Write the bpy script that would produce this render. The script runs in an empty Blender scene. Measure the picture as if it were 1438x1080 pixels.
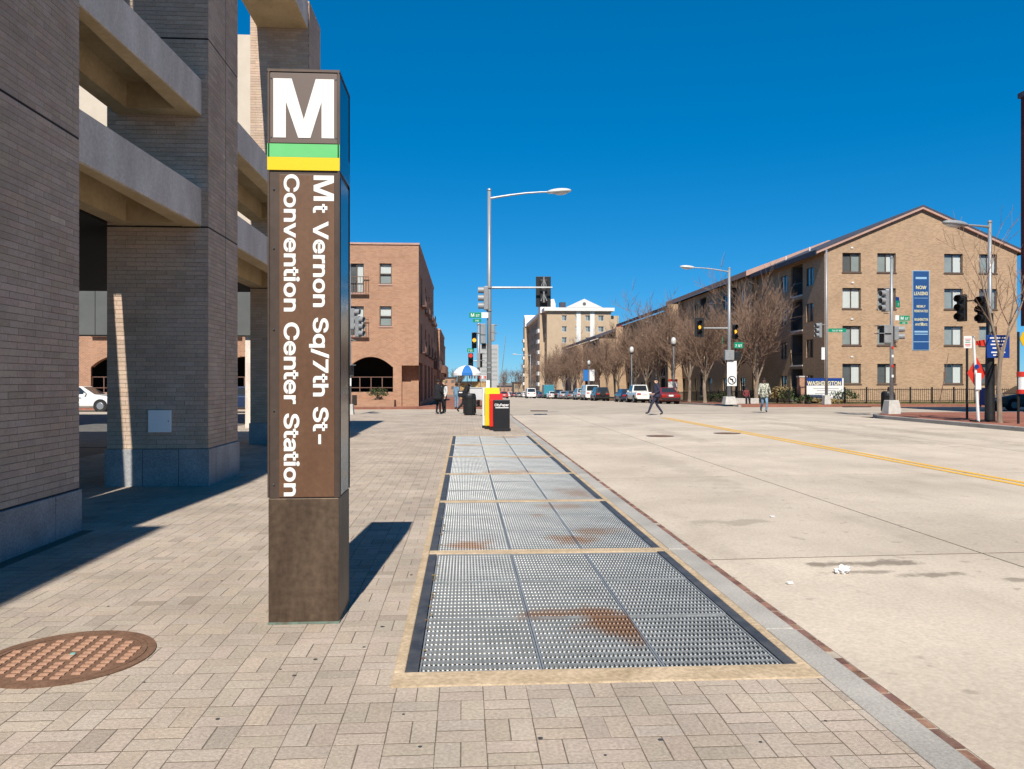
import bpy, bmesh, math, random, os
from mathutils import Vector, Matrix
R = math.radians
random.seed(7)
scn = bpy.context.scene
col = scn.collection

# ------------------------------------------------------------------ camera
cam = bpy.data.objects.new('camera', bpy.data.cameras.new('camera'))
col.objects.link(cam)
cam.data.sensor_width = 36.0
cam.data.lens = 36.0 * 1100 / 1438
cam.data.shift_y = -5.0 / 1438
cam.data.clip_start = 0.05
cam.data.clip_end = 3000
TH = math.atan(67 / 1100)
cam.location = (0, 0, 1.65)
cam.rotation_euler = (R(90), 0, -TH)
scn.camera = cam

# ------------------------------------------------------------------ world, sun, exposure
SUNV = Vector((-0.0645, -0.897, 1.0)).normalized()
w = bpy.data.worlds.new('World'); scn.world = w; w.use_nodes = True
nt = w.node_tree; nt.nodes.clear()
sky = nt.nodes.new('ShaderNodeTexSky'); sky.sky_type = 'NISHITA'; sky.sun_disc = False
sky.sun_elevation = math.asin(SUNV.z); sky.sun_rotation = math.atan2(SUNV.x, SUNV.y)
sky.altitude = 0; sky.air_density = 0.7; sky.dust_density = 0.0; sky.ozone_density = 3.0
hs = nt.nodes.new('ShaderNodeHueSaturation'); hs.inputs['Saturation'].default_value = 1.32
sm = nt.nodes.new('ShaderNodeMix'); sm.data_type = 'RGBA'; sm.blend_type = 'MULTIPLY'; sm.inputs[0].default_value = 1.0; sm.inputs[7].default_value = (0.9, 1.84, 2.9, 1)
gm = nt.nodes.new('ShaderNodeGamma'); gm.inputs[1].default_value = 0.6
bg = nt.nodes.new('ShaderNodeBackground'); bg.inputs[1].default_value = 0.081
wo = nt.nodes.new('ShaderNodeOutputWorld')
nt.links.new(sky.outputs[0], sm.inputs[6]); nt.links.new(sm.outputs[2], gm.inputs[0]); nt.links.new(gm.outputs[0], hs.inputs['Color']); nt.links.new(hs.outputs[0], bg.inputs[0]); nt.links.new(bg.outputs[0], wo.inputs[0])
sl = bpy.data.lights.new('sun', 'SUN'); sl.energy = 5.0; sl.angle = R(0.5); sl.color = (1.0, 0.94, 0.84)
so = bpy.data.objects.new('sun', sl); col.objects.link(so)
so.rotation_euler = SUNV.to_track_quat('Z', 'Y').to_euler(); so.location = (0, 0, 60)
scn.view_settings.view_transform = 'Standard'; scn.view_settings.look = 'None'
scn.view_settings.exposure = 0.6; scn.view_settings.gamma = 1.0
scn.render.engine = 'CYCLES'

# ------------------------------------------------------------------ survey helpers (photo pixel -> place in the street)
def ray(px):
    u = (px - 719) / 1100
    return math.tan(TH + math.atan(u)), math.cos(TH) - u * math.sin(TH)
def gx(px, Y): return ray(px)[0] * Y
def gz(px, py, Y): return 1.65 + (535 - py) / 1100 * Y / ray(px)[1]
def grade(Y): return -0.0175 * max(0.0, min(Y, 300) - 50)

# ------------------------------------------------------------------ materials
MATS = {}
KA = 0.77
KEEP = {'wall_brick', 'mortar_dark', 'precast', 'soffit_tan', 'granite', 'shadow_gap', 'black', 'cloth_black', 'amber_lit', 'red_lit', 'car_glass', 'rubber'}
def mk(name, c, c2=None, scale=4.0, rough=0.75, metal=0.0, bump=0.0, bscale=40.0, detail=6.0, emit=0.0, attr=None, spec=0.4, coat=0.0, contrast=(0.35, 0.65), stretch=None, fine=None):
    if name not in KEEP:
        c = tuple(v * KA for v in c); c2 = tuple(v * KA for v in c2) if c2 else None
    m = bpy.data.materials.new(name); m.use_nodes = True
    n = m.node_tree.nodes; l = m.node_tree.links
    p = n['Principled BSDF']
    p.inputs['Roughness'].default_value = rough; p.inputs['Metallic'].default_value = metal
    p.inputs['Specular IOR Level'].default_value = spec
    if coat: p.inputs['Coat Weight'].default_value = coat; p.inputs['Coat Roughness'].default_value = 0.05
    tc = n.new('ShaderNodeTexCoord'); vec = tc.outputs['Object']
    if stretch:
        mp = n.new('ShaderNodeMapping'); mp.inputs['Scale'].default_value = stretch; l.new(vec, mp.inputs[0]); vec = mp.outputs[0]
    last = None
    if c2 is not None:
        no = n.new('ShaderNodeTexNoise'); no.inputs['Scale'].default_value = scale; no.inputs['Detail'].default_value = detail; no.inputs['Roughness'].default_value = 0.62
        l.new(vec, no.inputs['Vector'])
        cr = n.new('ShaderNodeValToRGB'); cr.color_ramp.elements[0].position = contrast[0]; cr.color_ramp.elements[1].position = contrast[1]
        cr.color_ramp.elements[0].color = (*c, 1); cr.color_ramp.elements[1].color = (*c2, 1)
        l.new(no.outputs['Fac'], cr.inputs[0]); last = cr.outputs[0]
    else:
        p.inputs['Base Color'].default_value = (*c, 1)
    if attr:
        at = n.new('ShaderNodeAttribute'); at.attribute_name = attr
        mx = n.new('ShaderNodeMix'); mx.data_type = 'RGBA'; mx.blend_type = 'MULTIPLY'; mx.inputs[0].default_value = 1.0
        if last is None:
            mx.inputs[6].default_value = (*c, 1)
        else: l.new(last, mx.inputs[6])
        l.new(at.outputs['Color'], mx.inputs[7]); last = mx.outputs[2]
    if fine:
        no3 = n.new('ShaderNodeTexNoise'); no3.inputs['Scale'].default_value = fine[0]; no3.inputs['Detail'].default_value = 3
        l.new(tc.outputs['Object'], no3.inputs['Vector'])
        mr = n.new('ShaderNodeMapRange'); mr.inputs[1].default_value = 0.3; mr.inputs[2].default_value = 0.7; mr.inputs[3].default_value = 1 - fine[1]; mr.inputs[4].default_value = 1 + fine[1]
        l.new(no3.outputs['Fac'], mr.inputs[0])
        mx = n.new('ShaderNodeMix'); mx.data_type = 'RGBA'; mx.blend_type = 'MULTIPLY'; mx.inputs[0].default_value = 1.0
        if last is None: mx.inputs[6].default_value = (*c, 1)
        else: l.new(last, mx.inputs[6])
        l.new(mr.outputs[0], mx.inputs[7]); last = mx.outputs[2]
    if last is not None: l.new(last, p.inputs['Base Color'])
    if bump:
        nb = n.new('ShaderNodeTexNoise'); nb.inputs['Scale'].default_value = bscale; nb.inputs['Detail'].default_value = 4
        l.new(tc.outputs['Object'], nb.inputs['Vector'])
        b = n.new('ShaderNodeBump'); b.inputs['Strength'].default_value = bump; b.inputs['Distance'].default_value = 0.01
        l.new(nb.outputs['Fac'], b.inputs['Height']); l.new(b.outputs[0], p.inputs['Normal'])
    if emit:
        p.inputs['Emission Color'].default_value = (*c, 1); p.inputs['Emission Strength'].default_value = emit
    MATS[name] = m
    return m

def mk_brick(name, c1, c2, mortar, bw=0.21, rh=0.075, ms=0.010, rough=0.85, blotch=0.25):
    """far brickwork: courses too small to pick apart"""
    c1, c2, mortar = (tuple(v * KA for v in q) for q in (c1, c2, mortar))
    m = bpy.data.materials.new(name); m.use_nodes = True
    n = m.node_tree.nodes; l = m.node_tree.links; p = n['Principled BSDF']; p.inputs['Roughness'].default_value = rough
    p.inputs['Specular IOR Level'].default_value = 0.2
    tc = n.new('ShaderNodeTexCoord'); sp = n.new('ShaderNodeSeparateXYZ'); l.new(tc.outputs['Object'], sp.inputs[0])
    ad = n.new('ShaderNodeMath'); l.new(sp.outputs[0], ad.inputs[0]); l.new(sp.outputs[1], ad.inputs[1])
    cb = n.new('ShaderNodeCombineXYZ'); l.new(ad.outputs[0], cb.inputs[0]); l.new(sp.outputs[2], cb.inputs[1])
    bt = n.new('ShaderNodeTexBrick'); bt.inputs['Scale'].default_value = 1.0; bt.inputs['Brick Width'].default_value = bw; bt.inputs['Row Height'].default_value = rh
    bt.inputs['Mortar Size'].default_value = ms; bt.inputs['Color1'].default_value = (*c1, 1); bt.inputs['Color2'].default_value = (*c2, 1); bt.inputs['Mortar'].default_value = (*mortar, 1)
    l.new(cb.outputs[0], bt.inputs['Vector'])
    no = n.new('ShaderNodeTexNoise'); no.inputs['Scale'].default_value = 0.6; no.inputs['Detail'].default_value = 6; l.new(tc.outputs['Object'], no.inputs['Vector'])
    mr = n.new('ShaderNodeMapRange'); mr.inputs[1].default_value = 0.3; mr.inputs[2].default_value = 0.7; mr.inputs[3].default_value = 1 - blotch; mr.inputs[4].default_value = 1 + blotch * 0.6
    l.new(no.outputs['Fac'], mr.inputs[0])
    mx = n.new('ShaderNodeMix'); mx.data_type = 'RGBA'; mx.blend_type = 'MULTIPLY'; mx.inputs[0].default_value = 1
    l.new(bt.outputs['Color'], mx.inputs[6]); l.new(mr.outputs[0], mx.inputs[7]); l.new(mx.outputs[2], p.inputs['Base Color'])
    bp = n.new('ShaderNodeBump'); bp.inputs['Strength'].default_value = 0.5; bp.inputs['Distance'].default_value = 0.01; bp.invert = True
    l.new(bt.outputs['Fac'], bp.inputs['Height']); l.new(bp.outputs[0], p.inputs['Normal'])
    MATS[name] = m; return m

def mk_glass(name, tint=(0.95, 0.97, 0.97), refl=0.03):
    m = bpy.data.materials.new(name); m.use_nodes = True
    n = m.node_tree.nodes; l = m.node_tree.links; n.clear()
    o = n.new('ShaderNodeOutputMaterial'); t = n.new('ShaderNodeBsdfTransparent'); t.inputs[0].default_value = (*tint, 1)
    g = n.new('ShaderNodeBsdfGlossy'); g.inputs['Roughness'].default_value = 0.03; g.inputs[0].default_value = (0.9, 0.95, 1, 1)
    lw = n.new('ShaderNodeLayerWeight'); lw.inputs['Blend'].default_value = 0.5
    pw_ = n.new('ShaderNodeMath'); pw_.operation = 'POWER'; pw_.inputs[1].default_value = 4.0; l.new(lw.outputs['Facing'], pw_.inputs[0])
    a = n.new('ShaderNodeMath'); a.operation = 'MULTIPLY_ADD'; a.use_clamp = True; a.inputs[1].default_value = 0.8; a.inputs[2].default_value = refl; l.new(pw_.outputs[0], a.inputs[0])
    mx = n.new('ShaderNodeMixShader'); l.new(a.outputs[0], mx.inputs[0]); l.new(t.outputs[0], mx.inputs[1]); l.new(g.outputs[0], mx.inputs[2]); l.new(mx.outputs[0], o.inputs[0])
    MATS[name] = m; return m

mk('paver', (0.365, 0.305, 0.25), (0.50, 0.415, 0.34), 0.8, 0.9, bump=0.4, bscale=120, attr='tint', fine=(55, 0.18), spec=0.2, detail=10)
mk('joint_sand', (0.115, 0.09, 0.068), (0.19, 0.15, 0.115), 30, 0.95)
mk('tan_concrete', (0.42, 0.315, 0.20), (0.58, 0.445, 0.30), 3.0, 0.9, bump=0.3, bscale=90, fine=(35, 0.2), spec=0.2, detail=10)
mk('steel_strip', (0.055, 0.058, 0.065), (0.12, 0.115, 0.11), 6, 0.5, metal=0.3, bump=0.1)
mk('granite', (0.19, 0.19, 0.195), (0.36, 0.355, 0.35), 45, 0.6, bump=0.1, bscale=150, contrast=(0.3, 0.7), fine=(2.0, 0.2))
mk('granite_kerb', (0.33, 0.305, 0.27), (0.46, 0.43, 0.385), 60, 0.75, bump=0.2, bscale=120, fine=(1.2, 0.2))
mk('gutter_brick', (0.16, 0.075, 0.055), (0.30, 0.17, 0.125), 9, 0.85, bump=0.3, attr='tint')
mk('gutter_mortar', (0.36, 0.30, 0.235), (0.50, 0.43, 0.345), 12, 0.9)
mk('dark_pit', (0.02, 0.02, 0.02), (0.05, 0.045, 0.04), 3, 0.95)
mk('yellow_paint', (0.82, 0.44, 0.03), (0.70, 0.43, 0.10), 2.2, 0.8, fine=(30, 0.2), contrast=(0.45, 0.65))
mk('wall_brick', (0.40, 0.295, 0.22), (0.49, 0.37, 0.285), 1.3, 0.85, bump=0.35, bscale=90, attr='tint', fine=(60, 0.12), spec=0.25)
mk('mortar_dark', (0.205, 0.152, 0.115), (0.265, 0.20, 0.152), 6, 0.95)
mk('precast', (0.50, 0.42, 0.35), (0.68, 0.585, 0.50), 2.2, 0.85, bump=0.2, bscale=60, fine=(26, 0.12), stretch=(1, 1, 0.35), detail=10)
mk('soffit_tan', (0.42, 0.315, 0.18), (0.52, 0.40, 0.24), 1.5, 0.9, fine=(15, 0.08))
mk('fascia_shaded', (0.105, 0.11, 0.105), (0.13, 0.135, 0.13), 1, 0.8)
mk('cream_wall', (0.62, 0.53, 0.42), (0.68, 0.58, 0.47), 2, 0.9)
mk('shadow_gap', (0.012, 0.012, 0.012))
mk('bronze', (0.09, 0.064, 0.05), (0.125, 0.09, 0.072), 2.5, 0.42, metal=0.35, fine=(14, 0.1), stretch=(1, 1, 0.25))
mk('bronze_low', (0.07, 0.046, 0.031), (0.14, 0.094, 0.062), 5.0, 0.45, metal=0.3, bump=0.06, bscale=25, fine=(22, 0.25), stretch=(1, 1, 0.15), detail=10)
mk('pylon_panel', (0.125, 0.061, 0.032), (0.165, 0.086, 0.047), 5.0, 0.45, fine=(30, 0.10), stretch=(1, 1, 0.2), detail=10)
mk('pylon_head', (0.155, 0.115, 0.098), (0.175, 0.13, 0.11), 2, 0.4)
mk('pylon_side', (0.05, 0.045, 0.042), (0.08, 0.07, 0.062), 6, 0.16, metal=0.85, stretch=(1, 1, 0.3))
mk('verdigris', (0.18, 0.27, 0.22), (0.12, 0.12, 0.09), 14, 0.8)
mk('letter_white', (0.88, 0.87, 0.84), rough=0.4)
mk('band_green', (0.13, 0.55, 0.17), (0.16, 0.60, 0.22), 3, 0.4)
mk('band_yellow', (0.86, 0.60, 0.01), rough=0.4)
mk('rust_iron', (0.145, 0.075, 0.043), (0.21, 0.115, 0.07), 9, 0.85, bump=0.4, bscale=60, fine=(50, 0.2))
mk('rust_tread', (0.42, 0.225, 0.14), (0.54, 0.32, 0.215), 12, 0.8, fine=(60, 0.15))
mk('verdigris_cap', (0.20, 0.42, 0.38), rough=0.6)
mk('asphalt', (0.10, 0.095, 0.088), (0.15, 0.14, 0.125), 3, 0.9, bump=0.3, bscale=80)
mk('earth', (0.17, 0.15, 0.12), (0.24, 0.21, 0.17), 0.3, 0.95)
mk('grass', (0.09, 0.10, 0.035), (0.17, 0.15, 0.06), 2.0, 0.95, fine=(25, 0.35))
mk('red_paving', (0.30, 0.115, 0.075), (0.40, 0.18, 0.125), 1.2, 0.9, fine=(14, 0.25))
mk('pole_grey', (0.27, 0.285, 0.30), (0.36, 0.37, 0.38), 3, 0.45, metal=0.35, stretch=(1, 1, 0.3))
mk('signal_grey', (0.24, 0.25, 0.26), (0.31, 0.32, 0.33), 6, 0.5)
mk('black', (0.006, 0.006, 0.007), (0.013, 0.013, 0.014), 8, 0.5)
mk('black_iron', (0.015, 0.016, 0.017), rough=0.5)
mk('lamp_white', (0.62, 0.62, 0.60), rough=0.35)
mk('lamp_glass', (0.70, 0.70, 0.66), rough=0.15)
mk('sign_green', (0.0, 0.27, 0.15), rough=0.4)
mk('sign_white', (0.80, 0.80, 0.79), rough=0.45)
mk('sign_blue', (0.008, 0.05, 0.26), rough=0.45)
mk('sign_red', (0.60, 0.035, 0.02), rough=0.45)
mk('sign_yellow', (0.65, 0.42, 0.02), rough=0.45)
mk('banner_blue', (0.006, 0.062, 0.21), (0.007, 0.072, 0.24), 3, 0.7)
mk('banner_letter', (0.86, 0.78, 0.42), rough=0.6)
mk('banner_edge', (0.30, 0.50, 0.68), rough=0.6)
mk('amber_lit', (1.0, 0.42, 0.04), emit=1.2, rough=0.3)
mk('red_lit', (0.9, 0.06, 0.03), emit=0.8, rough=0.3)
mk('lens_dark', (0.03, 0.02, 0.015), rough=0.25)
mk('concrete_base', (0.46, 0.44, 0.40), (0.58, 0.55, 0.51), 5, 0.9, bump=0.2)
mk('wood_bark', (0.20, 0.15, 0.11), (0.34, 0.265, 0.195), 6, 0.95, bump=0.4, bscale=30, stretch=(1, 1, 0.3))
mk('twig', (0.18, 0.112, 0.076), (0.28, 0.18, 0.126), 3, 0.95)
mk('foliage', (0.035, 0.06, 0.02), (0.09, 0.12, 0.04), 8, 0.8)
mk('dry_leaf', (0.35, 0.25, 0.10), (0.24, 0.18, 0.08), 8, 0.8)
mk('roof_dark', (0.045, 0.05, 0.075), (0.07, 0.075, 0.10), 3, 0.8)
mk('fascia_pink', (0.48, 0.29, 0.23), (0.54, 0.34, 0.27), 2, 0.8)
mk('window_frame', (0.115, 0.075, 0.055), rough=0.6)
KEEP.add('panel_white')
mk('panel_white', (0.88, 0.86, 0.83), rough=0.6)
mk('white_frame', (0.62, 0.60, 0.57), rough=0.6)
mk('blind_white', (0.78, 0.77, 0.74), (0.70, 0.69, 0.66), 1.5, 0.8, stretch=(14, 14, 0.2))
mk('blind_grey', (0.36, 0.38, 0.37), (0.30, 0.32, 0.31), 1.5, 0.8)
mk('blind_dark', (0.10, 0.10, 0.10), (0.14, 0.14, 0.14), 2, 0.8)
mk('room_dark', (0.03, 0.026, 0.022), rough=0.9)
mk('tan_stucco', (0.50, 0.37, 0.25), (0.55, 0.415, 0.285), 0.7, 0.9)
mk('white_trim', (0.74, 0.73, 0.70), rough=0.7)
mk('tower_grey', (0.42, 0.41, 0.40), (0.47, 0.46, 0.45), 0.2, 0.9)
mk('rubber', (0.02, 0.02, 0.02), rough=0.85)
mk('rim', (0.42, 0.43, 0.44), rough=0.35, metal=0.7)
mk('chrome', (0.55, 0.56, 0.57), rough=0.2, metal=0.9)
mk('car_glass', (0.02, 0.025, 0.03), rough=0.06, spec=0.8)
mk('tail_red', (0.42, 0.02, 0.015), rough=0.2)
mk('head_clear', (0.7, 0.7, 0.68), rough=0.15)
mk('plate', (0.75, 0.75, 0.75), rough=0.5)
mk('under_black', (0.015, 0.015, 0.015), rough=0.8)
for nm, c in (('white', (0.78, 0.77, 0.75)), ('maroon', (0.20, 0.022, 0.022)), ('black', (0.014, 0.015, 0.018)), ('silver', (0.42, 0.43, 0.44)), ('navy', (0.02, 0.035, 0.085)), ('grey', (0.16, 0.165, 0.17)), ('red', (0.42, 0.03, 0.025)), ('green', (0.085, 0.115, 0.11)), ('teal', (0.05, 0.27, 0.36))):
    mk('paint_' + nm, c, rough=0.28, coat=0.6)
mk('skin_light', (0.52, 0.32, 0.23), rough=0.6)
mk('skin_dark', (0.12, 0.065, 0.045), rough=0.6)
mk('hair', (0.02, 0.014, 0.011), rough=0.8)
mk('cloth_black', (0.006, 0.006, 0.008), (0.013, 0.013, 0.016), 9, 0.9)
mk('cloth_navy', (0.022, 0.024, 0.05), (0.035, 0.037, 0.07), 9, 0.9)
mk('cloth_white', (0.70, 0.69, 0.67), (0.58, 0.57, 0.55), 6, 0.9)
mk('cloth_check', (0.56, 0.55, 0.45), (0.14, 0.15, 0.12), 14, 0.9, contrast=(0.47, 0.53), detail=1)
mk('jeans', (0.10, 0.20, 0.32), (0.22, 0.34, 0.45), 5, 0.9)
mk('cloth_red', (0.26, 0.05, 0.045), (0.12, 0.03, 0.04), 9, 0.9)
mk('box_yellow', (0.84, 0.58, 0.015), rough=0.35)
mk('box_red', (0.70, 0.03, 0.02), rough=0.35)
mk('box_black', (0.006, 0.006, 0.008), (0.010, 0.010, 0.012), 4, 0.5)
mk('box_white', (0.75, 0.75, 0.76), rough=0.4)
mk('umbrella_white', (0.80, 0.79, 0.78), rough=0.8)
mk('umbrella_blue', (0.02, 0.16, 0.48), rough=0.8)
mk('cart_steel', (0.62, 0.62, 0.62), (0.68, 0.68, 0.68), 3, 0.4, metal=0.2)
mk('cart_stuff', (0.35, 0.14, 0.08), (0.5, 0.38, 0.12), 9, 0.7)
mk('litter', (0.72, 0.71, 0.70), rough=0.9)
mk('rail_brown', (0.17, 0.09, 0.065), rough=0.6)
mk_glass('glass')
mk_glass('green_glass', (0.35, 0.5, 0.45), 0.3)
mk_brick('brick_orange', (0.50, 0.255, 0.145), (0.36, 0.17, 0.095), (0.50, 0.37, 0.28), blotch=0.10)
mk_brick('brick_tan', (0.53, 0.345, 0.205), (0.37, 0.225, 0.125), (0.50, 0.395, 0.29), blotch=0.10)
mk_brick('brick_maroon', (0.10, 0.018, 0.025), (0.075, 0.014, 0.02), (0.09, 0.05, 0.05))
mk_brick('brick_beige', (0.46, 0.33, 0.22), (0.41, 0.29, 0.19), (0.45, 0.36, 0.27))
mk_brick('brick_paving', (0.36, 0.145, 0.095), (0.28, 0.105, 0.07), (0.25, 0.16, 0.12), bw=0.22, rh=0.11, ms=0.006)

def finish_road(m_name='road_concrete'):
    m = mk(m_name, (0.50, 0.42, 0.335), (0.64, 0.545, 0.44), 0.45, 0.88, bump=0.25, bscale=70, attr='tint', fine=(36, 0.11), spec=0.25, detail=9)
    n = m.node_tree.nodes; l = m.node_tree.links; p = n['Principled BSDF']
    src = p.inputs['Base Color'].links[0].from_socket
    tc = n.new('ShaderNodeTexCoord')
    # oil and tyre stains, stretched along the lanes; plus small specks
    mp = n.new('ShaderNodeMapping'); mp.inputs['Scale'].default_value = (1.6, 0.35, 1); l.new(tc.outputs['Object'], mp.inputs[0])
    n1 = n.new('ShaderNodeTexNoise'); n1.inputs['Scale'].default_value = 0.55; n1.inputs['Detail'].default_value = 8; n1.inputs['Roughness'].default_value = 0.7; l.new(mp.outputs[0], n1.inputs['Vector'])
    r1 = n.new('ShaderNodeMapRange'); r1.inputs[1].default_value = 0.54; r1.inputs[2].default_value = 0.78; r1.inputs[3].default_value = 0; r1.inputs[4].default_value = 0.32; l.new(n1.outputs['Fac'], r1.inputs[0])
    n2 = n.new('ShaderNodeTexNoise'); n2.inputs['Scale'].default_value = 5.5; n2.inputs['Detail'].default_value = 2; l.new(tc.outputs['Object'], n2.inputs['Vector'])
    r2 = n.new('ShaderNodeMapRange'); r2.inputs[1].default_value = 0.665; r2.inputs[2].default_value = 0.73; r2.inputs[3].default_value = 0; r2.inputs[4].default_value = 0.35; l.new(n2.outputs['Fac'], r2.inputs[0])
    ad = n.new('ShaderNodeMath'); ad.operation = 'MAXIMUM'; l.new(r1.outputs[0], ad.inputs[0]); l.new(r2.outputs[0], ad.inputs[1])
    fac = ad.outputs[0]
    sep = n.new('ShaderNodeSeparateXYZ'); l.new(tc.outputs['Object'], sep.inputs[0])
    n4 = n.new('ShaderNodeTexNoise'); n4.inputs['Scale'].default_value = 3.2; n4.inputs['Detail'].default_value = 7; n4.inputs['Roughness'].default_value = 0.65; l.new(tc.outputs['Object'], n4.inputs['Vector'])
    for (cx, cy, rx, ry, k) in ((3.75, 7.0, 0.75, 0.16, 0.75), (4.05, 6.55, 0.35, 0.12, 0.65), (3.5, 6.7, 0.5, 0.1, 0.6), (3.2, 9.2, 0.6, 0.25, 0.35), (4.6, 6.3, 0.16, 0.12, 0.6), (6.5, 24, 0.5, 5, 0.25), (12.2, 26, 0.7, 9, 0.3), (14.6, 25, 0.7, 9, 0.3), (4.2, 15, 0.4, 5, 0.18)):
        dx = n.new('ShaderNodeMath'); dx.operation = 'MULTIPLY_ADD'; dx.inputs[1].default_value = 1 / rx; dx.inputs[2].default_value = -cx / rx; l.new(sep.outputs[0], dx.inputs[0])
        dy = n.new('ShaderNodeMath'); dy.operation = 'MULTIPLY_ADD'; dy.inputs[1].default_value = 1 / ry; dy.inputs[2].default_value = -cy / ry; l.new(sep.outputs[1], dy.inputs[0])
        cb = n.new('ShaderNodeCombineXYZ'); l.new(dx.outputs[0], cb.inputs[0]); l.new(dy.outputs[0], cb.inputs[1])
        ln = n.new('ShaderNodeVectorMath'); ln.operation = 'LENGTH'; l.new(cb.outputs[0], ln.inputs[0])
        ad2 = n.new('ShaderNodeMath'); ad2.operation = 'MULTIPLY_ADD'; ad2.inputs[1].default_value = 3.4; l.new(n4.outputs['Fac'], ad2.inputs[0]); l.new(ln.outputs['Value'], ad2.inputs[2])
        rr = n.new('ShaderNodeMapRange'); rr.inputs[1].default_value = 2.1; rr.inputs[2].default_value = 2.55; rr.inputs[3].default_value = k; rr.inputs[4].default_value = 0; l.new(ad2.outputs[0], rr.inputs[0])
        mxx = n.new('ShaderNodeMath'); mxx.operation = 'MAXIMUM'; l.new(fac, mxx.inputs[0]); l.new(rr.outputs[0], mxx.inputs[1]); fac = mxx.outputs[0]
    mx = n.new('ShaderNodeMix'); mx.data_type = 'RGBA'; mx.blend_type = 'MIX'; l.new(fac, mx.inputs[0]); l.new(src, mx.inputs[6]); mx.inputs[7].default_value = (0.13, 0.105, 0.08, 1)
    l.new(mx.outputs[2], p.inputs['Base Color'])
finish_road()

def finish_grate():
    m = mk('galvanised', (0.27, 0.28, 0.28), (0.385, 0.395, 0.395), 2.2, 0.42, metal=0.3, fine=(25, 0.12), spec=0.5)
    n = m.node_tree.nodes; l = m.node_tree.links; p = n['Principled BSDF']
    src = p.inputs['Base Color'].links[0].from_socket
    ge = n.new('ShaderNodeNewGeometry'); sep = n.new('ShaderNodeSeparateXYZ'); l.new(ge.outputs['Position'], sep.inputs[0])
    no = n.new('ShaderNodeTexNoise'); no.inputs['Scale'].default_value = 3.0; no.inputs['Detail'].default_value = 7; l.new(ge.outputs['Position'], no.inputs['Vector'])
    fac = None
    for (cx, cy, rx, ry, k) in ((1.0, 5.35, 0.30, 0.42, 0.9), (0.72, 5.55, 0.42, 0.14, 0.75), (0.08, 7.95, 0.22, 0.28, 0.85), (1.15, 8.15, 0.28, 0.30, 0.85), (1.45, 8.6, 0.3, 0.3, 0.6), (1.25, 10.3, 0.4, 0.25, 0.6), (1.6, 11.5, 0.28, 0.6, 0.55), (0.8, 14.2, 0.5, 0.4, 0.6), (1.35, 16.9, 0.5, 0.3, 0.65), (0.1, 20.2, 0.5, 0.3, 0.6), (1.3, 23.0, 0.55, 0.3, 0.75), (0.9, 9.6, 0.15, 0.12, 0.6)):
        dx = n.new('ShaderNodeMath'); dx.operation = 'MULTIPLY_ADD'; dx.inputs[1].default_value = 1 / rx; dx.inputs[2].default_value = -cx / rx; l.new(sep.outputs[0], dx.inputs[0])
        dy = n.new('ShaderNodeMath'); dy.operation = 'MULTIPLY_ADD'; dy.inputs[1].default_value = 1 / ry; dy.inputs[2].default_value = -cy / ry; l.new(sep.outputs[1], dy.inputs[0])
        cb = n.new('ShaderNodeCombineXYZ'); l.new(dx.outputs[0], cb.inputs[0]); l.new(dy.outputs[0], cb.inputs[1])
        ln = n.new('ShaderNodeVectorMath'); ln.operation = 'LENGTH'; l.new(cb.outputs[0], ln.inputs[0])
        a = n.new('ShaderNodeMath'); a.operation = 'MULTIPLY_ADD'; a.inputs[1].default_value = 2.4; l.new(no.outputs['Fac'], a.inputs[0]); l.new(ln.outputs['Value'], a.inputs[2])
        rr = n.new('ShaderNodeMapRange'); rr.inputs[1].default_value = 1.65; rr.inputs[2].default_value = 2.25; rr.inputs[3].default_value = k; rr.inputs[4].default_value = 0; l.new(a.outputs[0], rr.inputs[0])
        if cx < 1.05 and cy < 6:                       # the rusty panel ends at its own edge
            lt = n.new('ShaderNodeMath'); lt.operation = 'LESS_THAN'; lt.inputs[1].default_value = 1.152; l.new(sep.outputs[0], lt.inputs[0])
            mu = n.new('ShaderNodeMath'); mu.operation = 'MULTIPLY'; l.new(lt.outputs[0], mu.inputs[0]); l.new(rr.outputs[0], mu.inputs[1]); rr = mu
        if fac is None: fac = rr.outputs[0]
        else:
            mm = n.new('ShaderNodeMath'); mm.operation = 'MAXIMUM'; l.new(fac, mm.inputs[0]); l.new(rr.outputs[0], mm.inputs[1]); fac = mm.outputs[0]
    mx = n.new('ShaderNodeMix'); mx.data_type = 'RGBA'; l.new(fac, mx.inputs[0]); l.new(src, mx.inputs[6]); mx.inputs[7].default_value = (0.19, 0.098, 0.045, 1)
    l.new(mx.outputs[2], p.inputs['Base Color'])
finish_grate()

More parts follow.
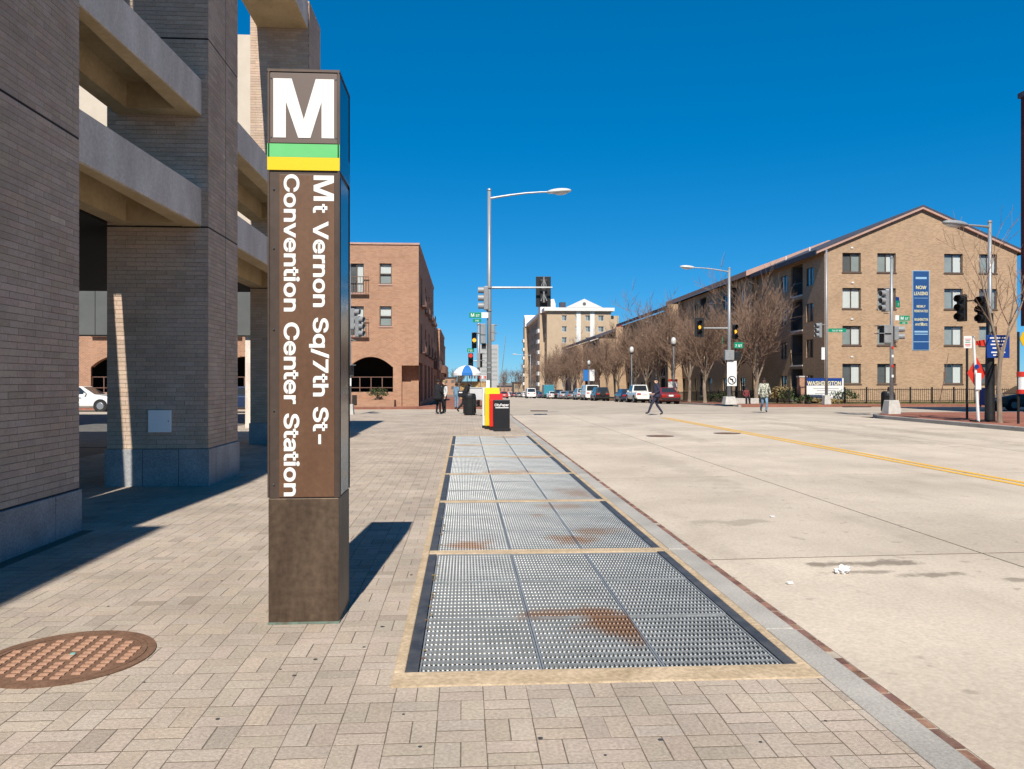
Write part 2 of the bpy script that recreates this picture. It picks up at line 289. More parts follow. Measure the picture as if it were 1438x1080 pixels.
# ------------------------------------------------------------------ mesh helpers
class MB:
    def __init__(s): s.v = []; s.f = []; s.m = []; s.t = []
    def add(s, vs, fs, mi=0, tint=1.0):
        k = len(s.v); s.v.extend(vs)
        for f in fs: s.f.append([i + k for i in f]); s.m.append(mi); s.t.append(tint)
        return s
    def box(s, x0, x1, y0, y1, z0, z1, mi=0, tint=1.0, bottom=True):
        vs = [(x0, y0, z0), (x1, y0, z0), (x1, y1, z0), (x0, y1, z0), (x0, y0, z1), (x1, y0, z1), (x1, y1, z1), (x0, y1, z1)]
        fs = [(4, 5, 6, 7), (0, 1, 5, 4), (1, 2, 6, 5), (2, 3, 7, 6), (3, 0, 4, 7)]
        if bottom: fs.append((3, 2, 1, 0))
        return s.add(vs, fs, mi, tint)
    def hull2(s, bot, top, mi=0):
        """frustum between two equal-length rings"""
        n = len(bot)
        fs = [tuple(range(n - 1, -1, -1)), tuple(range(n, 2 * n))] + [(i, (i + 1) % n, n + (i + 1) % n, n + i) for i in range(n)]
        return s.add(list(bot) + list(top), fs, mi)
    def prism(s, poly, a0, a1, axis='z', mi=0):
        """extrude a 2D polygon along an axis; x: poly=(y,z), y: poly=(x,z), z: poly=(x,y)"""
        def p(q, a): return (q[0], q[1], a) if axis == 'z' else ((q[0], a, q[1]) if axis == 'y' else (a, q[0], q[1]))
        b = [p(q, a0) for q in poly]; t = [p(q, a1) for q in poly]
        return s.hull2(b, t, mi)
    def cyl(s, p0, p1, r0, r1=None, n=10, mi=0, cap=True):
        r1 = r0 if r1 is None else r1
        p0 = Vector(p0); p1 = Vector(p1); d = (p1 - p0)
        if d.length < 1e-6: return s
        d.normalize(); a = Vector((0, 0, 1)) if abs(d.z) < 0.9 else Vector((1, 0, 0))
        u = d.cross(a).normalized(); v = d.cross(u)
        ring = lambda p, r: [tuple(p + (u * math.cos(2 * math.pi * i / n) + v * math.sin(2 * math.pi * i / n)) * r) for i in range(n)]
        vs = ring(p0, r0) + ring(p1, r1)
        fs = [(i, n + i, n + (i + 1) % n, (i + 1) % n) for i in range(n)]
        if cap: fs += [tuple(range(n)), tuple(range(2 * n - 1, n - 1, -1))]
        return s.add(vs, fs, mi)
    def tube(s, pts, rs, n=8, mi=0):
        if not hasattr(rs, '__len__'): rs = [rs] * len(pts)
        P = [Vector(p) for p in pts]; vs = []; fs = []
        for i, p in enumerate(P):
            d = (P[min(i + 1, len(P) - 1)] - P[max(i - 1, 0)]).normalized()
            a = Vector((0, 0, 1)) if abs(d.z) < 0.95 else Vector((1, 0, 0))
            u = d.cross(a).normalized(); v = d.cross(u)
            vs += [tuple(p + (u * math.cos(2 * math.pi * k / n) + v * math.sin(2 * math.pi * k / n)) * rs[i]) for k in range(n)]
        for i in range(len(P) - 1):
            for k in range(n): fs.append((i * n + k, (i + 1) * n + k, (i + 1) * n + (k + 1) % n, i * n + (k + 1) % n))
        fs.append(tuple(range(n))); fs.append(tuple(range(len(vs) - 1, len(vs) - n - 1, -1)))
        return s.add(vs, fs, mi)
    def ell(s, c, r, n=12, m=8, mi=0, zmin=-1.0):
        vs = []; fs = []
        for j in range(m + 1):
            ph = -math.pi / 2 + math.pi * j / m
            for i in range(n):
                th = 2 * math.pi * i / n; z = max(math.sin(ph), zmin)
                vs.append((c[0] + r[0] * math.cos(ph) * math.cos(th), c[1] + r[1] * math.cos(ph) * math.sin(th), c[2] + r[2] * z))
        for j in range(m):
            for i in range(n): fs.append((j * n + i, j * n + (i + 1) % n, (j + 1) * n + (i + 1) % n, (j + 1) * n + i))
        return s.add(vs, fs, mi)
    def loft(s, rings, mi=0, closed=True):
        n = len(rings[0]); vs = [p for r in rings for p in r]; fs = []
        for j in range(len(rings) - 1):
            for i in range(n): fs.append((j * n + i, j * n + (i + 1) % n, (j + 1) * n + (i + 1) % n, (j + 1) * n + i))
        fs.append(tuple(range(n - 1, -1, -1))); k = (len(rings) - 1) * n; fs.append(tuple(range(k, k + n)))
        return s.add(vs, fs, mi)
    def mesh(s, name, mats, tint=False, smooth=False):
        me = bpy.data.meshes.new(name); me.from_pydata(s.v, [], s.f)
        if isinstance(mats, str): mats = [mats]
        for k in mats: me.materials.append(MATS[k])
        if len(mats) > 1: me.polygons.foreach_set('material_index', s.m)
        if smooth: me.polygons.foreach_set('use_smooth', [True] * len(s.f))
        if tint:
            at = me.attributes.new('tint', 'FLOAT_COLOR', 'FACE')
            buf = []
            for t in s.t:
                if hasattr(t, '__len__'): buf += [t[0], t[1], t[2], 1.0]
                else: buf += [t, t, t, 1.0]
            at.data.foreach_set('color', buf)
        me.update(); return me
    def build(s, name, mats, parent=None, tint=False, smooth=False, loc=None, bevel=0, **kw):
        o = bpy.data.objects.new(name, s.mesh(name, mats, tint, smooth)); col.objects.link(o)
        if parent: o.parent = parent
        if loc: o.location = loc
        if bevel:
            b = o.modifiers.new('bevel', 'BEVEL'); b.width = bevel; b.segments = 2; b.limit_method = 'ANGLE'; b.angle_limit = R(40)
        for k, v in kw.items(): o[k] = v
        return o

def thing(name, label, cat, loc=(0, 0, 0), rz=0.0, group=None):
    o = bpy.data.objects.new(name, None); col.objects.link(o); o.empty_display_size = 0.2
    o.location = loc; o.rotation_euler.z = rz; o['label'] = label; o['category'] = cat
    if group: o['group'] = group
    return o
def tag(o, label, cat, group=None):
    o['label'] = label; o['category'] = cat
    if group: o['group'] = group
    return o
def copy_tree(o, parent=None):
    c = o.copy(); col.objects.link(c); c.parent = parent
    for ch in o.children: copy_tree(ch, c)
    return c

FONT = None
try:
    FONT = bpy.data.fonts.load(os.path.join(bpy.utils.system_resource('DATAFILES'), 'fonts', 'Inter.woff2'))
except Exception:
    FONT = None
def text_part(txt, bold, sw):
    cu = bpy.data.curves.new('t', 'FONT'); cu.body = txt; cu.size = 1.0; cu.extrude = 0.0; cu.bevel_depth = bold; cu.bevel_resolution = 1; cu.space_word = sw; cu.resolution_u = 4
    if FONT: cu.font = FONT
    ob = bpy.data.objects.new('t', cu); col.objects.link(ob)
    dg = bpy.context.evaluated_depsgraph_get(); me = bpy.data.meshes.new_from_object(ob.evaluated_get(dg))
    vs = [tuple(v.co) for v in me.vertices]; fs = [tuple(p.vertices) for p in me.polygons]
    bpy.data.objects.remove(ob); bpy.data.curves.remove(cu); bpy.data.meshes.remove(me)
    cap = 0.727 if FONT else 0.7
    if not vs: return [], [], 0.0
    x0 = min(v[0] for v in vs); x1 = max(v[0] for v in vs)
    return [((v[0] - x0) / cap, v[1] / cap, v[2] / cap) for v in vs], fs, (x1 - x0) / cap
def text_mesh(txt, bold=0.02, sw=1.0):
    """unit lettering, cap height 1, starting at x = 0; capital M is drawn by hand; returns (verts, faces, width)"""
    V = []; F = []; x = 0.0
    for k, seg in enumerate(txt.split('M')):
        if k:
            W = 0.96; s = 0.125 + bold * 2.2; d = s * 1.15
            poly = [(0, 0), (s, 0), (s, 0.74), (W / 2 - d * 0.55, 0), (W / 2 + d * 0.55, 0), (W - s, 0.74), (W - s, 0), (W, 0), (W, 1), (W - d * 1.35, 1), (W / 2, 0.26), (d * 1.35, 1), (0, 1)]
            tri = [(0, 1, 2), (0, 2, 12), (12, 2, 11), (2, 3, 11), (11, 3, 10), (3, 4, 10), (10, 4, 9), (4, 5, 9), (9, 5, 8), (5, 6, 8), (6, 7, 8)]
            n0 = len(V); V += [(x + q[0], q[1], 0.0) for q in poly]; F += [tuple(i + n0 for i in t) for t in tri]; x += W + 0.12
        if seg.strip():
            lead = (len(seg) - len(seg.lstrip())) * 0.38 * sw if k else 0.0; x += lead
            vs, fs, wd = text_part(seg.strip() if k else seg.rstrip(), bold, sw); n0 = len(V)
            V += [(v[0] + x, v[1], v[2]) for v in vs]; F += [tuple(i + n0 for i in f) for f in fs]; x += wd + 0.12
            if k < txt.count('M') and seg.endswith(' '): x += 0.38 * sw
    return V, F, max(v[0] for v in V)
def lettering(parent, txt, origin, right, up, cap, length=None, mat='letter_white', bold=0.02, name='lettering', center=False, sw=1.0):
    vs, fs, wd = text_mesh(txt, bold, sw)
    sx = cap if length is None else length / wd
    right = Vector(right).normalized(); up = Vector(up).normalized(); o0 = Vector(origin)
    if center: o0 = o0 - right * (wd * sx / 2)
    nn = right.cross(up); mb = MB(); mb.add([tuple(o0 + right * (v[0] * sx) + up * (v[1] * cap) + nn * (v[2] * cap * 0.25)) for v in vs], fs)
    return mb.build(name, mat, parent)

# ================================================================== SETTING
XK = 18.6          # right kerb
def crown(x): return -0.045 + 0.05 * (1 - ((x - 10.6) / 8.3) ** 2)
def struct(o): o['kind'] = 'structure'; return o
def rnd(a, b): return random.uniform(a, b)

# ground reaching the horizon
mb = MB(); ys = [-400, 50, 120, 200, 300, 2500]
for i, y in enumerate(ys):
    z = grade(y) - 0.32
    mb.v += [(-2500, y, z), (2500, y, z)]
    if i: k = 2 * i; mb.f.append([k - 2, k - 1, k + 1, k]); mb.m.append(0); mb.t.append(1)
struct(mb.build('ground', 'earth'))

# road: cast slabs in the near street, a sheet beyond
mb = MB(); xs = [2.305, 5.0, 9.0, 13.0, XK]
for i in range(4):
    a, b = xs[i], xs[i + 1]
    for k in range(6):
        x0, x1 = a + (b - a) * k / 6, a + (b - a) * (k + 1) / 6
        mb.add([(x0, -12, crown(x0) - 0.004), (x1, -12, crown(x1) - 0.004), (x1, 38.3, crown(x1) - 0.004), (x0, 38.3, crown(x0) - 0.004)], [(0, 1, 2, 3)])
road = struct(mb.build('road', 'joint_sand'))
rows = [-11.3, -5.1, 1.1, 7.3, 13.5, 19.7, 25.9, 32.1, 38.3]
for i in range(4):
    for j in range(8):
        a, b, c, d = xs[i] + 0.010, xs[i + 1] - 0.010, rows[j] + 0.02, rows[j + 1] - 0.02
        mb = MB(); n = 6; T = (rnd(0.93, 1.05),) * 3
        top = []
        for k in range(n + 1):
            x = a + (b - a) * k / n
            top += [(x, c, crown(x)), (x, d, crown(x))]
        bot = [(p[0], p[1], p[2] - 0.2) for p in top]
        fs = [(2 * k, 2 * k + 2, 2 * k + 3, 2 * k + 1) for k in range(n)]
        fs += [(2 * k, 2 * k + len(top), 2 * k + 2 + len(top), 2 * k + 2) for k in range(n)]
        fs += [(0, 1, 1 + len(top), len(top)), (2 * n, 2 * n + len(top), 2 * n + 1 + len(top), 2 * n + 1)]
        mb.add(top + bot, fs, 0, T)
        mb.build('slab', 'road_concrete', road, tint=True)
# yellow double line, on the slabs
for dx in (0.0, 0.25):
    mb = MB(); x0 = 8.72 + dx
    for j in range(24):
        y0 = 2 + j * 1.35; mb.add([(x0, y0, crown(x0) + 0.005), (x0 + 0.13, y0, crown(x0 + 0.13) + 0.005), (x0 + 0.13, y0 + 1.35, crown(x0 + 0.13) + 0.005), (x0, y0 + 1.35, crown(x0) + 0.005)], [(0, 1, 2, 3)])
    mb.build('lane_line', 'yellow_paint', road)
# crossing street and the road beyond it
mb = MB(); T = (0.80, 0.80, 0.80)
for (a, b, z) in ((-90, 2.36, -0.045), (XK, 120, -0.045)):
    mb.add([(a, 36, z - 0.004), (b, 36, z - 0.004), (b, 54, z - 0.1), (a, 54, z - 0.1)], [(0, 1, 2, 3)], 0, T)
n = 8
for k in range(n):
    a = 2.36 + (XK - 2.36) * k / n; b = 2.36 + (XK - 2.36) * (k + 1) / n
    mb.add([(a, 38.3, crown(a)), (b, 38.3, crown(b)), (b, 54, crown(b) - 0.08), (a, 54, crown(a) - 0.08)], [(0, 1, 2, 3)], 0, T)
struct(mb.build('cross_street', 'road_concrete', tint=True))
mb = MB()
ysf = [54, 70, 100, 150, 220, 300, 700]
for j in range(6):
    for k in range(n):
        a = 2.36 + (XK - 2.36) * k / n; b = 2.36 + (XK - 2.36) * (k + 1) / n
        z0 = grade(ysf[j]) - 0.01; z1 = grade(ysf[j + 1]) - 0.01
        mb.add([(a, ysf[j], crown(a) + z0), (b, ysf[j], crown(b) + z0), (b, ysf[j + 1], crown(b) + z1), (a, ysf[j + 1], crown(a) + z1)], [(0, 1, 2, 3)], 0, (0.86, 0.86, 0.86))
struct(mb.build('far_road', 'road_concrete', tint=True))
# utility covers on the road and a crumpled bag
def utility_cover(px, Y, label, r=0.42):
    x = gx(px, Y); t = thing('utility_cover', label, 'manhole cover', (x, Y, crown(x)), group='iron covers set in the road')
    MB().cyl((0, 0, -0.02), (0, 0, 0.006), r, r, 20).build('rim_ring', 'steel_strip', t)
    MB().cyl((0, 0, -0.02), (0, 0, 0.010), r * 0.86, r * 0.86, 20).build('lid', 'rust_iron', t)
utility_cover(927, 1.65 * 1100 / 78, 'round dark iron cover in the road nearer the kerb and newspaper boxes')
utility_cover(1021, 1.65 * 1100 / 74 * 0.985, 'round dark iron cover in the road beside the yellow centre line')
utility_cover(757, 44.0, 'dark iron cover in the crossing straight beyond the newspaper boxes', 0.5)
x, y = gx(1182, 1.66 * 1100 / 266 * 0.973), 1.66 * 1100 / 266 * 0.973
mb = MB(); bag = bmesh.new(); bmesh.ops.create_icosphere(bag, subdivisions=3, radius=1.0)
for v in bag.verts:
    k = 0.85 + 0.28 * math.sin(v.co.x * 5 + v.co.z * 3) * math.sin(v.co.y * 6 + 1.3) + rnd(-0.1, 0.1)
    v.co = Vector((v.co.x * 0.085 * k, v.co.y * 0.06 * k, max(-0.02, v.co.z * 0.04 * k + 0.015 * (v.co.x > 0.2))))
me = bpy.data.meshes.new('litter_bag'); bag.to_mesh(me); me.materials.append(MATS['litter'])
o = bpy.data.objects.new('litter_bag', me); col.objects.link(o); o.location = (x, y, crown(x) + 0.02); o.rotation_euler.z = 0.5
tag(o, 'crumpled white plastic bag lying on the concrete road by a dark stain', 'litter')
for k, (px, py, lab) in enumerate(((1083, 725, 'small white scrap of paper on the road nearer the intersection'), (1107, 817, 'tiny pink scrap of paper beside the crumpled bag'))):
    Y = 1.66 * 1100 / (py - 535) * 0.98; x = gx(px, Y)
    o = MB().prism([(0, 0), (0.05, 0.012), (0.06, 0.05), (0.02, 0.06), (-0.01, 0.03)], 0, 0.012).build('paper_scrap', 'litter', loc=(x, Y, crown(x) + 0.004))
    tag(o, lab, 'litter', 'scraps of litter')

# near sidewalk
GX0, GX1, GY0, GY1 = -0.40, 2.0, 4.24, 23.55        # grate frame, outside
mb = MB(); zb = -0.0019
for (a, b, c, d) in ((-30, 2.0, -12, GY0), (-30, GX0, GY0, GY1), (-30, 2.0, GY1, 37.5)):
    mb.add([(a, c, zb), (b, c, zb), (b, d, zb), (a, d, zb)], [(0, 1, 2, 3)])
corner = [(2.0, 37.5)] + [(-0.6 + 2.6 * math.cos(a), 37.2 + 2.3 * math.sin(a)) for a in [R(8 + 10 * k) for k in range(9)]] + [(-30, 39.5), (-30, 37.5)]
mb.add([(p[0], p[1], zb) for p in corner], [tuple(range(len(corner)))])
mb.add([(2.0, 37.5, -0.1)] , [])
sidewalk = struct(mb.build('sidewalk', 'joint_sand'))
# granite kerb stones
yy = -12.0; k = 0
while yy < 37.0:
    L = rnd(1.7, 2.5); z = rnd(-0.002, 0.004)
    MB().box(2.004, 2.2, yy + 0.005, min(yy + L, 37.4) - 0.004, -0.3, z).build('kerb_stone', 'granite_kerb', sidewalk, bevel=0.012)
    yy += L
prev = None
for k in range(10):
    a0, a1 = R(9 * k), R(9 * k + 8.6)
    q = lambda r, a: (-0.6 + (2.6 + r) * math.cos(a), 37.4 + (2.3 + r) * math.sin(a))
    MB().prism([q(0, a0), q(0.2, a0), q(0.2, a1), q(0, a1)], -0.3, 0.002).build('kerb_stone', 'granite_kerb', sidewalk)
for k in range(8):
    MB().box(-0.6 - 3.0 * (k + 1) + 0.005, -0.6 - 3.0 * k, 39.7, 39.9, -0.3, 0.002).build('kerb_stone', 'granite_kerb', sidewalk)
# brick gutter, one brick at a time
rest = MB(); cnt = 0; yy = 2.6
while yy < 37:
    T = rnd(0.7, 1.25); T = (T, T * rnd(0.93, 1.05), T * rnd(0.9, 1.05))
    z = -0.034 + rnd(-0.004, 0.003)
    if rnd(0, 1) < 0.06: yy += 0.108; continue
    if cnt < 260:
        MB().box(2.208 + rnd(-0.003, 0.003), 2.296 + rnd(-0.004, 0.004), yy, yy + 0.092, -0.1, z, 0, T, False).build('gutter_brick', 'gutter_brick', sidewalk, tint=True)
    else: rest.box(2.208, 2.296, yy, yy + 0.092, -0.1, z, 0, T, False)
    cnt += 1; yy += 0.108
rest.build('gutter_brickwork', 'gutter_brick', sidewalk, tint=True, kind='stuff')
mb = MB(); mb.add([(2.2, -12, -0.05), (2.304, -12, -0.05), (2.304, 38, -0.05), (2.2, 38, -0.05)], [(0, 1, 2, 3)]); mb.v = [(v[0], v[1], -0.0395) for v in mb.v]; mb.build('gutter_bed', 'gutter_mortar', sidewalk)

# basket weave pavers
MHX, MHY, MHR = -2.36, 4.83, 0.46
pav = []; S = 0.232; g = 0.005
def in_frame(x, y):
    if y < 2.9: return False
    u = math.tan(math.atan2(x, y) - TH); px = 719 + u * 1100
    py = 535 + 1.65 / y * 1100 * (math.cos(TH) - u * math.sin(TH))
    return -40 < px < 1440 and py < 1110
for i in range(-38, 10):
    for j in range(11, 172):
        x0, y0 = 0.10 + i * S, 0.11 + j * S
        if x0 > 2.0 or x0 < -8.4: continue
        if GX0 - 0.05 < x0 + S / 2 < GX1 and GY0 < y0 + S / 2 < GY1 and not (x0 < GX0 - 0.02): continue
        if GX0 < x0 and x0 + S < GX1 + 0.2 and y0 > GY0 and y0 + S < GY1: continue
        if (x0 + S / 2 - MHX) ** 2 + (y0 + S / 2 - MHY) ** 2 < (MHR - 0.24) ** 2: continue
        if y0 > 37.2 and x0 > 1.2: continue
        if y0 + S > 39.6: continue
        if x0 < -4.25 and x0 > -6.2 and 2.1 < y0 < 8.7: continue
        for q in (0, 1):
            if (i + j) % 2: bxs = (x0 + q * S / 2 + g / 2, min(x0 + (q + 1) * S / 2 - g / 2, 2.0), y0 + g, y0 + S - g)
            else: bxs = (x0 + g / 2, min(x0 + S - g / 2, 2.0), y0 + q * S / 2 + g, y0 + (q + 1) * S / 2 - g)
            if bxs[1] - bxs[0] < 0.02: continue
            pav.append(bxs)
def paver_into(mb, b):
    j = lambda: rnd(-0.0015, 0.0015)
    T = rnd(0.92, 1.06) * (0.84 if rnd(0, 1) < 0.05 else 1); T = (T * rnd(0.98, 1.03), T, T * rnd(0.96, 1.02))
    z = rnd(-0.0007, 0.0007); e = 0.0008
    x0, x1, y0, y1 = b[0] + j(), b[1] + j(), b[2] + j(), b[3] + j()
    za = [z + rnd(-0.0005, 0.0005) for _ in range(4)]
    vs = [(x0, y0, -0.02), (x1, y0, -0.02), (x1, y1, -0.02), (x0, y1, -0.02),
          (x0, y0, z - e), (x1, y0, z - e), (x1, y1, z - e), (x0, y1, z - e),
          (x0 + e, y0 + e, za[0]), (x1 - e, y0 + e, za[1]), (x1 - e, y1 - e, za[2]), (x0 + e, y1 - e, za[3])]
    fs = [(8, 9, 10, 11)]
    for k in range(4): fs += [(k, (k + 1) % 4, 4 + (k + 1) % 4, 4 + k), (4 + k, 4 + (k + 1) % 4, 8 + (k + 1) % 4, 8 + k)]
    mb.add(vs, fs, 0, T)
vis = sorted([b for b in pav if in_frame((b[0] + b[1]) / 2, (b[2] + b[3]) / 2)], key=lambda b: (b[0] + b[1]) ** 2 / 4 * 0.6 + (b[2] + b[3]) ** 2 / 4)
near = set(vis[:300])
rest = MB()
for b in pav:
    if b in near:
        m1 = MB(); paver_into(m1, b); m1.build('paver', 'paver', sidewalk, tint=True)
    else: paver_into(rest, b)
rest.build('paving', 'paver', sidewalk, tint=True, kind='stuff')

# far pavements
def far_walk(name, x0, x1, y0, y1, mat, dz=0.0, r=0):
    mb = MB(); yv = [y0] + [v for v in (70, 100, 150, 220, 300) if y0 < v < y1] + [y1]
    for i in range(len(yv) - 1):
        a, b = yv[i], yv[i + 1]; za, zb_ = grade(a) + dz, grade(b) + dz
        top = [(x0, a, za), (x1, a, za), (x1, b, zb_), (x0, b, zb_)]
        bot = [(p[0], p[1], p[2] - 0.35) for p in top]
        mb.add(bot + top, [(4, 5, 6, 7), (0, 1, 5, 4), (1, 2, 6, 5), (2, 3, 7, 6), (3, 0, 4, 7)])
    return struct(mb.build(name, mat))
far_walk('sidewalk_far_left', -70, 2.2, 49.2, 300, 'brick_paving', 0.02)
far_walk('sidewalk_far_right', XK + 0.2, 24.2, 52.2, 300, 'brick_paving', 0.06)
far_walk('lawn', 24.2, 90, 56.4, 300, 'grass', 0.09)
far_walk('cross_sidewalk', 24.2, 120, 52.2, 56.4, 'brick_paving', 0.06)
far_walk('side_lot', -120, -8.6, 20, 39.6, 'asphalt', 0.012)
# right-hand near corner: brick walk with granite kerb
R0 = 4.0; cx, cy = XK + 0.2 + R0, 37.0 - 0
def arc(r, a0, a1, n, cx=cx, cy=33.6): return [(cx - r * math.cos(R(a0 + (a1 - a0) * k / n)), cy + r * math.sin(R(a0 + (a1 - a0) * k / n))) for k in range(n + 1)]
poly = [(XK + 0.2, -12), (120, -12), (120, 37.6)] + arc(R0, 90, 0, 8)
mb = MB(); mb.prism(poly[::-1][::-1], -0.3, 0.10); right_walk = struct(mb.build('sidewalk_right', 'brick_paving'))
yy = -12
while yy < 33.4:
    L = min(rnd(1.8, 2.6), 33.6 - yy); MB().box(XK, XK + 0.197, yy + 0.005, yy + L - 0.005, -0.3, 0.104).build('kerb_stone', 'granite_kerb', right_walk, bevel=0.015); yy += L
for k in range(8):
    a0, a1 = 11.25 * k, 11.25 * (k + 1) - 0.3
    MB().prism(arc(R0 + 0.2, a0, a1, 3) + arc(R0 + 0.003, a1, a0, 3), -0.3, 0.104).build('kerb_stone', 'granite_kerb', right_walk)
for k in range(20):
    MB().box(cx + 2.4 * k, cx + 2.4 * k + 2.39, 37.603, 37.8, -0.3, 0.104).build('kerb_stone', 'granite_kerb', right_walk)
# kerbs of the far corners
yy = 52.2
for k in range(40):
    MB().prism([(yy, grade(yy) - 0.3), (yy + 3.99, grade(yy + 4) - 0.3), (yy + 3.99, grade(yy + 4) + 0.065), (yy, grade(yy) + 0.065)], XK, XK + 0.197, 'x').build('kerb_stone', 'granite_kerb', bpy.data.objects['sidewalk_far_right']); yy += 4

# ================================================================== VENTILATION GRATE
gr = thing('ventilation_grate', 'long galvanised steel ventilation grate framed in tan concrete beside the kerb', 'grate', (0, 0, 0))
mb = MB(); mb.box(GX0, GX1, GY0, 4.455, -0.4, 0.006); mb.box(GX0, -0.335, 4.455, GY1, -0.4, 0.005); mb.box(1.935, GX1, 4.455, GY1, -0.4, 0.005); mb.box(GX0, GX1, GY1 - 0.0, GY1 + 0.12, -0.4, 0.006)
bm = bmesh.new()
fr = mb.build('border', 'tan_concrete', gr, bevel=0.01)
SY = 3.184; n_sec = 6
pw, pl = 0.700, 1.0
def make_panel():
    f = MB(); e = 0.010
    f.box(0, pw, 0, e, -0.04, 0.0); f.box(0, pw, pl - e, pl, -0.04, 0.0); f.box(0, e, e, pl - e, -0.04, 0.0); f.box(pw - e, pw, e, pl - e, -0.04, 0.0)
    b = MB(); n = 25; pitch = (pw - 2 * e) / n
    for i in range(n):
        x = e + (i + 0.5) * pitch
        b.box(x - 0.0042, x + 0.0042, e, pl - e, -0.035, -0.008, bottom=False)
        for k in range(11):
            y0 = e + 0.012 + k * 0.0885
            vs = [(x - 0.0055, y0, -0.012), (x + 0.0055, y0, -0.012), (x + 0.0055, y0 + 0.054, -0.012), (x - 0.0055, y0 + 0.054, -0.012),
                  (x - 0.0055, y0 + 0.006, 0.0), (x + 0.0055, y0 + 0.006, 0.0), (x + 0.0055, y0 + 0.047, 0.001), (x - 0.0055, y0 + 0.047, 0.001)]
            b.add(vs, [(4, 5, 6, 7), (0, 1, 5, 4), (1, 2, 6, 5), (2, 3, 7, 6), (3, 0, 4, 7)])
    for k in range(12):
        y0 = e + k * 0.0885
        b.box(e, pw - e, y0 - 0.003, y0 + 0.008, -0.026, -0.004, bottom=False)
    return f.mesh('grate_panel', 'galvanised'), b.mesh('grating_bars', 'galvanised')
PF, PB = make_panel()
for s in range(n_sec):
    y0 = 4.455 + s * SY
    if s: MB().box(-0.335, 1.935, y0 - 0.155, y0, -0.4, 0.004 + rnd(-0.001, 0.002)).build('cross_beam', 'tan_concrete', gr, bevel=0.008)
    y1 = 4.455 + (s + 1) * SY - 0.155 if s < n_sec - 1 else GY1
    MB().box(-0.333, -0.262, y0 + 0.002, y1 - 0.002, -0.2, 0.002).build('edge_angle', 'steel_strip', gr)
    MB().box(1.862, 1.933, y0 + 0.002, y1 - 0.002, -0.2, 0.002).build('edge_angle', 'steel_strip', gr)
    for r in range(3):
        for c in range(3):
            o = bpy.data.objects.new('grate_panel', PF); col.objects.link(o); o.parent = gr
            o.location = (-0.255 + c * 0.705, y0 + 0.006 + r * 1.006, rnd(-0.003, 0.001)); o.rotation_euler = (rnd(-0.0025, 0.0025), rnd(-0.002, 0.002), rnd(-0.001, 0.001))
            b = bpy.data.objects.new('grating_bars', PB); col.objects.link(b); b.parent = o; b['kind'] = 'stuff'
mb = MB(); z = -1.5
mb.add([(-0.334, 4.45, -0.05), (1.934, 4.45, -0.05), (1.934, GY1, -0.05), (-0.334, GY1, -0.05), (-0.334, 4.45, z), (1.934, 4.45, z), (1.934, GY1, z), (-0.334, GY1, z)], [(4, 5, 6, 7), (0, 4, 5, 1), (1, 5, 6, 2), (2, 6, 7, 3), (3, 7, 4, 0)])
mb.build('shaft', 'dark_pit', gr)
# dry leaves caught along the left angle
for k in range(26):
    y = rnd(4.6, 9.5); x = rnd(-0.262, -0.225); a = rnd(0, 6)
    o = MB().prism([(math.cos(a + q) * rnd(0.008, 0.018), math.sin(a + q) * rnd(0.006, 0.012)) for q in (0, 1.2, 2.4, 3.6, 4.9)], 0.002, 0.007).build('dry_leaf', 'dry_leaf' if k % 3 else 'rust_iron', loc=(x, y, 0.0))
    tag(o, 'tiny brown dry leaf caught along the left edge of the grate', 'leaf', 'dry leaves along the grate')
# chewing gum blots on the pavers
gum = [(-0.55, 5.3), (-0.62, 4.9), (-1.05, 4.55), (-0.88, 4.7), (-0.95, 4.45), (-0.3, 3.9), (0.9, 3.55), (0.35, 3.6), (1.35, 3.5), (-1.2, 3.9), (-1.75, 4.4), (-2.0, 6.6), (-1.7, 7.2), (-0.45, 6.7), (-2.6, 5.9), (1.75, 3.7), (-0.2, 3.55), (0.62, 3.42)]
for x, y in gum:
    r = rnd(0.007, 0.015)
    o = MB().prism([(r * rnd(0.7, 1.2) * math.cos(a), r * rnd(0.6, 1.0) * math.sin(a)) for a in [R(45 * q) for q in range(8)]], 0.0005, 0.0035).build('gum_spot', 'steel_strip', loc=(x, y, 0.0))
    tag(o, 'small dark flattened blot of chewing gum on the pavers', 'gum spot', 'gum blots on the sidewalk')

# ================================================================== MANHOLE COVER IN THE SIDEWALK
mh = thing('manhole_cover', 'large round rusty iron manhole cover with raised treads in the pavers', 'manhole cover', (MHX, MHY, 0))
def ring(mb, r0, r1, z0, z1, n=56):
    for i in range(n):
        a, b = 2 * math.pi * i / n, 2 * math.pi * (i + 1) / n
        P = lambda r, t, z: (r * math.cos(t), r * math.sin(t), z)
        vs = [P(r0, a, z0), P(r1, a, z0), P(r1, b, z0), P(r0, b, z0), P(r0, a, z1), P(r1, a, z1), P(r1, b, z1), P(r0, b, z1)]
        mb.add(vs, [(4, 5, 6, 7), (1, 2, 6, 5), (3, 0, 4, 7)])
mb = MB(); ring(mb, 0.432, MHR + 0.02, -0.1, 0.008); mb.build('rim_ring', 'rust_iron', mh)
MB().cyl((0, 0, -0.06), (0, 0, 0.003), 0.427, 0.427, 56).build('lid', 'rust_iron', mh)
mb = MB(); ring(mb, 0.40, 0.427, 0.0, 0.008); mb.build('lid_edge', 'rust_iron', mh)
tm = MB().box(-0.025, 0.025, -0.015, 0.015, 0, 0.009).mesh('tread', 'rust_tread')
for c in range(-4, 5):
    for r in range(-6, 7):
        x, y = c * 0.087, r * 0.058
        if x * x + y * y > 0.385 ** 2 or (abs(x) < 0.05 and abs(y) < 0.06): continue
        o = bpy.data.objects.new('tread', tm); col.objects.link(o); o.parent = mh; o.location = (x, y, 0.0)
